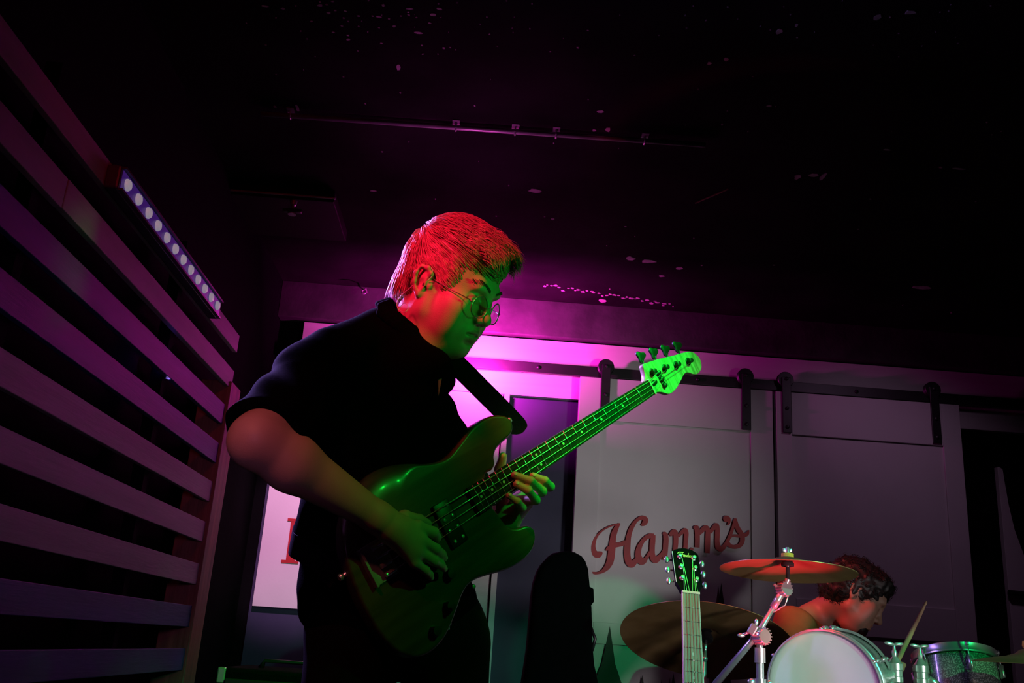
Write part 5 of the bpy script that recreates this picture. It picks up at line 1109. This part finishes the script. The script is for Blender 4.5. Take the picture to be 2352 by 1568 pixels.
# ---- strap, worn glasses, ear piece
SB = npv(BP(.431, -.106, -.050))
sp = [SB+npv(-BU*-.035), npv(W(1188, 978, 2.14)), npv(W(1150, 938, 2.11)), npv(W(1105, 893, 2.07)), npv(W(1064, 852, 2.045)), npv(W(1024, 815, 2.03)), npv(W(985, 785, 2.06)), TP(-.10, .10, 1.475), TP(-.18, .06, 1.40), TP(-.215, -.02, 1.25), TP(-.20, -.10, 1.10), TP(-.13, -.185, 1.03), TP(-.02, -.20, 1.0), npv(BP(.945, -.01, -.055))]
sp[0] = npv(W(1199, 994, 2.145))
sp = np.array(sp); sp[8:13], _g = onto(sp[8:13], .006, SH)
path = spline(list(sp), 6); path = [p for p in path]; pj, _g = onto(np.array(path[46:76]), .006, SH); path[46:76] = list(pj)
nrm = []
for i in range(len(path)):
    t = i/(len(path)-1)
    if t < .42: n = npv(EYE)-path[i]
    elif t < .55: n = zz*1.0+(npv(EYE)-path[i])*.3
    else: n = path[i]-TP(-.06, .03, path[i][2]) 
    nrm.append(n)
M_strap = mat('black_leather_strap', (.003, .003, .0033), .7, spec=.15, var=.3, scale=30, bump=.2, bscale=200)
wid = [.046*math.sqrt(max(.02, 1-(1-min(1, i/7.0))**2)) for i in range(len(path))]
st = ribbon([Vector(p) for p in path], nrm, wid, .004)
tag(st.build('guitar_strap', M_strap, None, angle=50), 'wide black strap from the bass horn over the player\'s shoulder', 'strap')
gl_ = thing('eyeglasses', 'round thin metal glasses worn low on the player\'s nose', 'glasses', tuple(H(.11, 0, 0)))
M_gold_wire = mat('thin_metal_frame', (.70, .62, .52), .25, metal=.9, var=.1)
M_lens = bpy.data.materials.new('clear_lens'); M_lens.use_nodes = True; _n = M_lens.node_tree; _n.nodes.remove(_n.nodes['Principled BSDF'])
_t = _n.nodes.new('ShaderNodeBsdfTransparent'); _t.inputs[0].default_value = (.96, .97, .96, 1); _g = _n.nodes.new('ShaderNodeBsdfGlossy'); _g.inputs['Roughness'].default_value = .03
_f = _n.nodes.new('ShaderNodeLayerWeight'); _p = _n.nodes.new('ShaderNodeMath'); _p.operation = 'POWER'; _p.inputs[1].default_value = 3.0; _q = _n.nodes.new('ShaderNodeMath'); _q.operation = 'MULTIPLY_ADD'; _q.inputs[1].default_value = .45; _q.inputs[2].default_value = .04
_x = _n.nodes.new('ShaderNodeMixShader'); _n.links.new(_f.outputs['Facing'], _p.inputs[0]); _n.links.new(_p.outputs[0], _q.inputs[0])
_n.links.new(_q.outputs[0], _x.inputs[0]); _n.links.new(_t.outputs[0], _x.inputs[1]); _n.links.new(_g.outputs[0], _x.inputs[2]); _n.links.new(_x.outputs[0], _n.nodes['Material Output'].inputs['Surface'])
gx0, gz0 = .116, -.004; tilt = math.radians(8)
for s in (-1, 1):
    ctr = np.array((gx0-.006, s*.0345, gz0)); wrap = .14*s
    ex_ = np.array((-.17, s*.985, 0)); ez_l = np.array((-.10, 0, .995)); ez_l -= ex_*(ez_l@ex_); ez_l /= np.linalg.norm(ez_l)
    pts = [H(*(ctr+ex_*(0.0255*math.cos(a))+ez_l*(0.0228*math.sin(a)-.0015*math.cos(2*a)))) for a in np.linspace(0, 2*math.pi, 37)]
    MB().tube([Vector(p) for p in pts], .0014, 6, cap=False).build('rim', M_gold_wire, gl_, smooth=True)
    n_ = np.cross(ex_, ez_l)*s; lv = []; lf = []
    rg_ = [(0, .0), (.5, .0), (.97, .0)]; vs = []
    for side in (.0009, -.0009):
        for rr2 in (.02, .35, .7, .965):
            for a in np.linspace(0, 2*math.pi, 32, endpoint=False): vs.append(H(*(ctr+ex_*(0.0255*rr2*math.cos(a))+ez_l*(rr2*(0.0228*math.sin(a)-.0015*math.cos(2*a)))+n_*(side+.0022*(1-rr2*rr2)))))
    fs = [(o+i*32+k, o+i*32+(k+1) % 32, o+(i+1)*32+(k+1) % 32, o+(i+1)*32+k) for o in (0, 128) for i in range(3) for k in range(32)]+[(96+k, 96+(k+1) % 32, 224+(k+1) % 32, 224+k) for k in range(32)]+[tuple(range(32)), tuple(128+k for k in range(32))[::-1]]
    MB().add([Vector(v) for v in vs], fs).build('lens', M_lens, gl_, smooth=True)
    hx = ctr+ex_*.0255+ez_l*.006
    MB().tube([Vector(H(*p)) for p in (hx, hx+np.array((-.006, s*.006, .001)), (.060, s*.0735, .006), (.010, s*.0780, .012), (-.008, s*.0800, .020), (-.022, s*.0800, .010), (-.034, s*.078, -.012))], .0012, 6).build('temple', M_gold_wire, gl_, smooth=True)
    MB().ell(Vector(H(*(hx+np.array((-.002, s*.003, 0))))), (.0030, .0030, .0030), None, 10, 8).build('hinge', M_gold_wire, gl_, smooth=True)
    MB().tube([Vector(H(*(ctr-ex_*.0205+ez_l*-.004))), Vector(H(gx0-.012, s*.0105, gz0-.006))], .0007, 5).ell(Vector(H(gx0-.012, s*.0098, gz0-.006)), (.0026, .0026, .0040), None, 8, 6).build('nose_pad', M_bone, gl_, smooth=True)
MB().tube([Vector(H(*p)) for p in ((gx0-.0045, -.0105, gz0+.004), (gx0-.0005, -.004, gz0+.0085), (gx0-.0005, .004, gz0+.0085), (gx0-.0045, .0105, gz0+.004))], .0011, 6).build('bridge', M_gold_wire, gl_, smooth=True)
ep = thing('in_ear_monitor', 'clear in-ear monitor with a thin looped cable at the player\'s neck', 'earphone', tuple(H(-.004, -.082, -.004)))
M_clear = mat('clear_cable', (.75, .72, .78), .3, var=.1)
MB().ell(Vector(H(-.002, -.0835, -.006)), (.006, .005, .007), None, 12, 8).build('ear_bud', M_blackpl, ep, smooth=True)
cp = [H(.002, -.088, .004), H(.006, -.086, .014), H(.0, -.086, .030), H(-.018, -.090, .030), H(-.030, -.090, .008), npv(W(950, 652, 1.965)), npv(W(938, 664, 1.97)), npv(W(922, 678, 1.975)), npv(W(912, 695, 1.975)), npv(W(916, 712, 1.965)), npv(W(930, 716, 1.955)), npv(W(937, 708, 1.955)), npv(W(934, 698, 1.96)), npv(W(924, 698, 1.965)), npv(W(915, 712, 1.97))]
MB().tube([Vector(p) for p in spline(cp, 6)], .0009, 6).build('cable', M_clear, ep, smooth=True)
# ------------------------------------------------------------------ the drummer
DH = Fr(W(1962, 1372, 3.78), 18, 34, -12, 1.03)
DT = Fr((0, 0, 0), 50, 0)
M_skin2 = mat('drummer_skin', (.42, .24, .17), .5, var=.2, scale=9, bump=.1, bscale=300)
M_tee = mat('rust_orange_cotton', (.30, .10, .035), .85, var=.25, scale=12, bump=.25, bscale=250)
M_curl = mat('black_curly_hair', (.012, .009, .008), .5, var=.3, scale=60)
dn = npv(W(1884, 1414, 3.86)); dp = lambda f, l, z: np.array([dn[0], dn[1], dn[2]])+DT.f*f+DT.l*l+zz*z
S = Sculpt(); sculpt_head(S, DH)
S.cap(DH(-.03, 0, -.04), dp(-.02, .02, .0), .056, .062, .03)
S.ell(dp(-.04, .02, -.16), (.105, .165, .17), DT.M, .05); S.ell(dp(-.05, .02, -.36), (.11, .15, .16), DT.M, .05)
sr, sl_ = dp(-.02, -.165, -.055), dp(-.02, .20, -.07)
S.cap(dp(-.03, -.04, -.02), sr, .055, .058, .04); S.cap(dp(-.03, .05, -.02), sl_, .055, .058, .04)
er, wr_ = npv(W(1800, 1640, 3.55)), npv(W(1880, 1690, 3.35)); el_ = npv(W(2060, 1620, 3.66)); wl_ = npv(sa-dd*.385)+npv((.012, .04, -.03))
for a, b, c_ in ((sr, er, wr_), (sl_, el_, wl_)): S.cap(a, b, .052, .042, .03); S.cap(b, c_, .043, .027, .02)
# left hand round the stick
g0 = npv(sa-dd*.365); dn_ = npv(dd); sx = np.cross(dn_, npv((0, -1, 0))); sx /= np.linalg.norm(sx); sy = np.cross(dn_, sx)
S.ell(wl_*.35+g0*.65-sy*.0+npv((.004, .02, -.004)), (.036, .022, .034), None, .015)
for k in range(4):
    q = g0+dn_*(.024-.016*k); S.chain([q+npv((.016, .018, -.004)), q+npv((.020, -.006, -.002)), q+npv((.004, -.017, .002)), q+npv((-.010, -.012, .004))], (.0095, .009, .008, .007), .004)
S.chain([g0+npv((-.004, .020, .01)), g0+dn_*.026+npv((-.014, .006, .006)), g0+dn_*.040+npv((-.012, -.006, .004))], (.012, .010, .008), .004)
g1 = wr_+npv((.05, -.06, .0))
S.ell(wr_*.4+g1*.6, (.040, .036, .024), None, .02)
for k in range(4): S.chain([g1+npv((-.02+.016*k, .0, .008)), g1+npv((-.018+.016*k, -.026, .004)), g1+npv((-.016+.016*k, -.024, -.022)), g1+npv((-.016+.016*k, -.004, -.026))], (.010, .009, .008, .007), .004)
S.chain([wr_+npv((.01, -.02, .02)), g1+npv((-.042, -.010, .006)), g1+npv((-.038, -.034, .0))], (.014, .011, .008), .004)
drm = thing('person', 'curly dark haired drummer in a rust T-shirt bent over the drums', 'person', (dn[0], dn[1], .0))
V, F = S.mesh(.0042); V = smooth_mesh(V, F, 1); np_mesh('body', V, F, M_skin2, drm)
SH = Sculpt(); SH.ell(dp(-.04, .02, -.17), (.122, .185, .185), DT.M, .05); SH.ell(dp(-.05, .02, -.40), (.125, .175, .20), DT.M, .05)
SH.cap(dp(-.04, -.045, -.035), sr, .064, .070, .05); SH.cap(dp(-.04, .05, -.035), sl_, .064, .070, .05)
for a, b in ((sr, er), (sl_, el_)): SH.cap(a, a+(b-a)*.62, .072, .066, .04)
V, F = SH.mesh(.007, disp=lambda P: .004*np.sin(P[:, 2]*46+P[:, 0]*30+2*np.sin(P[:, 1]*22)).astype(np.float32)); V = smooth_mesh(V, F, 1); tee = np_mesh('t_shirt', V, F, M_tee, drm)
# curly hair: many small coils around the skull
CH = Sculpt(); CH.ell(DH(-.020, 0, .050), (.118, .100, .100), DH.M, .02); CH.ell(DH(-.050, 0, -.005), (.090, .094, .075), DH.M, .03); CH.ell(DH(.050, 0, .092), (.055, .075, .045), DH.M, .03)
CH.ell(DH(.095, 0, -.035), (.075, .075, .088), DH.M, .015, True)
def cdisp(P):
    q = (P-DH.o)*95; return (.006*np.sin(q[:, 0]+1.3*np.sin(q[:, 1]))*np.sin(q[:, 1]+1.1*np.sin(q[:, 2]))*np.sin(q[:, 2]+np.sin(q[:, 0]))).astype(np.float32)
V, F = CH.mesh(.005, disp=cdisp); chair_ = np_mesh('hair', V, F, M_curl, drm)
pa_ = []; ra_ = []; rr = random.Random(31); sel = np.random.RandomState(4).choice(len(V), 700)
cen = DH(-.02, 0, .03)
for i in sel:
    b = V[i]; n = (b-cen)/np.linalg.norm(b-cen); x = np.cross(n, (0, 0, 1)); x /= np.linalg.norm(x)+1e-9; y = np.cross(n, x); ph = rr.uniform(0, 6); R_c = rr.uniform(.003, .006); pts = []
    for k in range(12): a = ph+k*1.0; pts.append(b+n*(-.004+.0014*k)+(x*math.cos(a)+y*math.sin(a))*R_c)
    pa_.append(pts); ra_.append(.0012)
Vs, Fs = strand_tubes(pa_, ra_, 3); np_mesh('hair_curls', Vs, Fs, M_curl, chair_)
BD = Sculpt(); BD.ell(DH(.076, 0, -.092), (.030, .044, .034), DH.M, .02); BD.ell(DH(.045, 0, -.090), (.042, .056, .030), DH.M, .02); BD.ell(DH(.100, 0, -.060), (.030, .024, .0115), DH.M, .004, True)
V, F = BD.mesh(.004, disp=lambda P: (.002*np.sin(P[:, 0]*400)*np.sin(P[:, 1]*380)*np.sin(P[:, 2]*410)).astype(np.float32)); np_mesh('beard', V, F, M_curl, drm)
TRD = Sculpt(); hp_ = dp(-.07, .02, 0); hp_[2] = .56
TRD.ell(hp_, (.13, .18, .12), DT.M, .05)
for s in (-1, 1):
    hj = hp_+DT.l*(s*.10); kn_ = hj+DT.f*.36+DT.l*(s*.12)-zz*.02; an = np.array((kn_[0], kn_[1], .09))+DT.f*.02; TRD.cap(hj, kn_, .085, .065, .05); TRD.cap(kn_, an, .065, .05, .03)
V, F = TRD.mesh(.011); np_mesh('trousers', V, F, M_denim, drm)
for s in (-1, 1):
    hj = hp_+DT.l*(s*.10); kn_ = hj+DT.f*.36+DT.l*(s*.12); q = np.array((kn_[0], kn_[1], 0))+DT.f*.02
    Q = Sculpt(); Q.ell(q+DT.f*.05+zz*.035, (.13, .045, .035), DT.M, .02); Q.ell(q-DT.f*.01+zz*.06, (.055, .042, .055), DT.M, .03); Q.plane(q+zz*.002, (0, 0, -1), .003); v, f = Q.mesh(.009); np_mesh('shoe', v, f, M_blackpl, drm)
stl = thing('drum_stool', 'round drum stool under the drummer', 'stool', (hp_[0], hp_[1], 0))
MB().lathe([(0, -.09), (.15, -.09), (.165, -.075), (.165, -.03), (.15, -.012), (0, -.012)], (hp_[0], hp_[1], .46), (0, 0, 1), 32).build('seat', M_tolex, stl, angle=40)
MB().tube([(hp_[0], hp_[1], .37), (hp_[0], hp_[1], .12)], .014, 12).build('post', M_chrome, stl, smooth=True)
for a in (.5, 2.6, 4.7): MB().tube([(hp_[0], hp_[1], .26), (hp_[0]+.24*math.cos(a), hp_[1]+.24*math.sin(a), .01)], .009, 8).build('leg', M_chrome, stl, smooth=True)
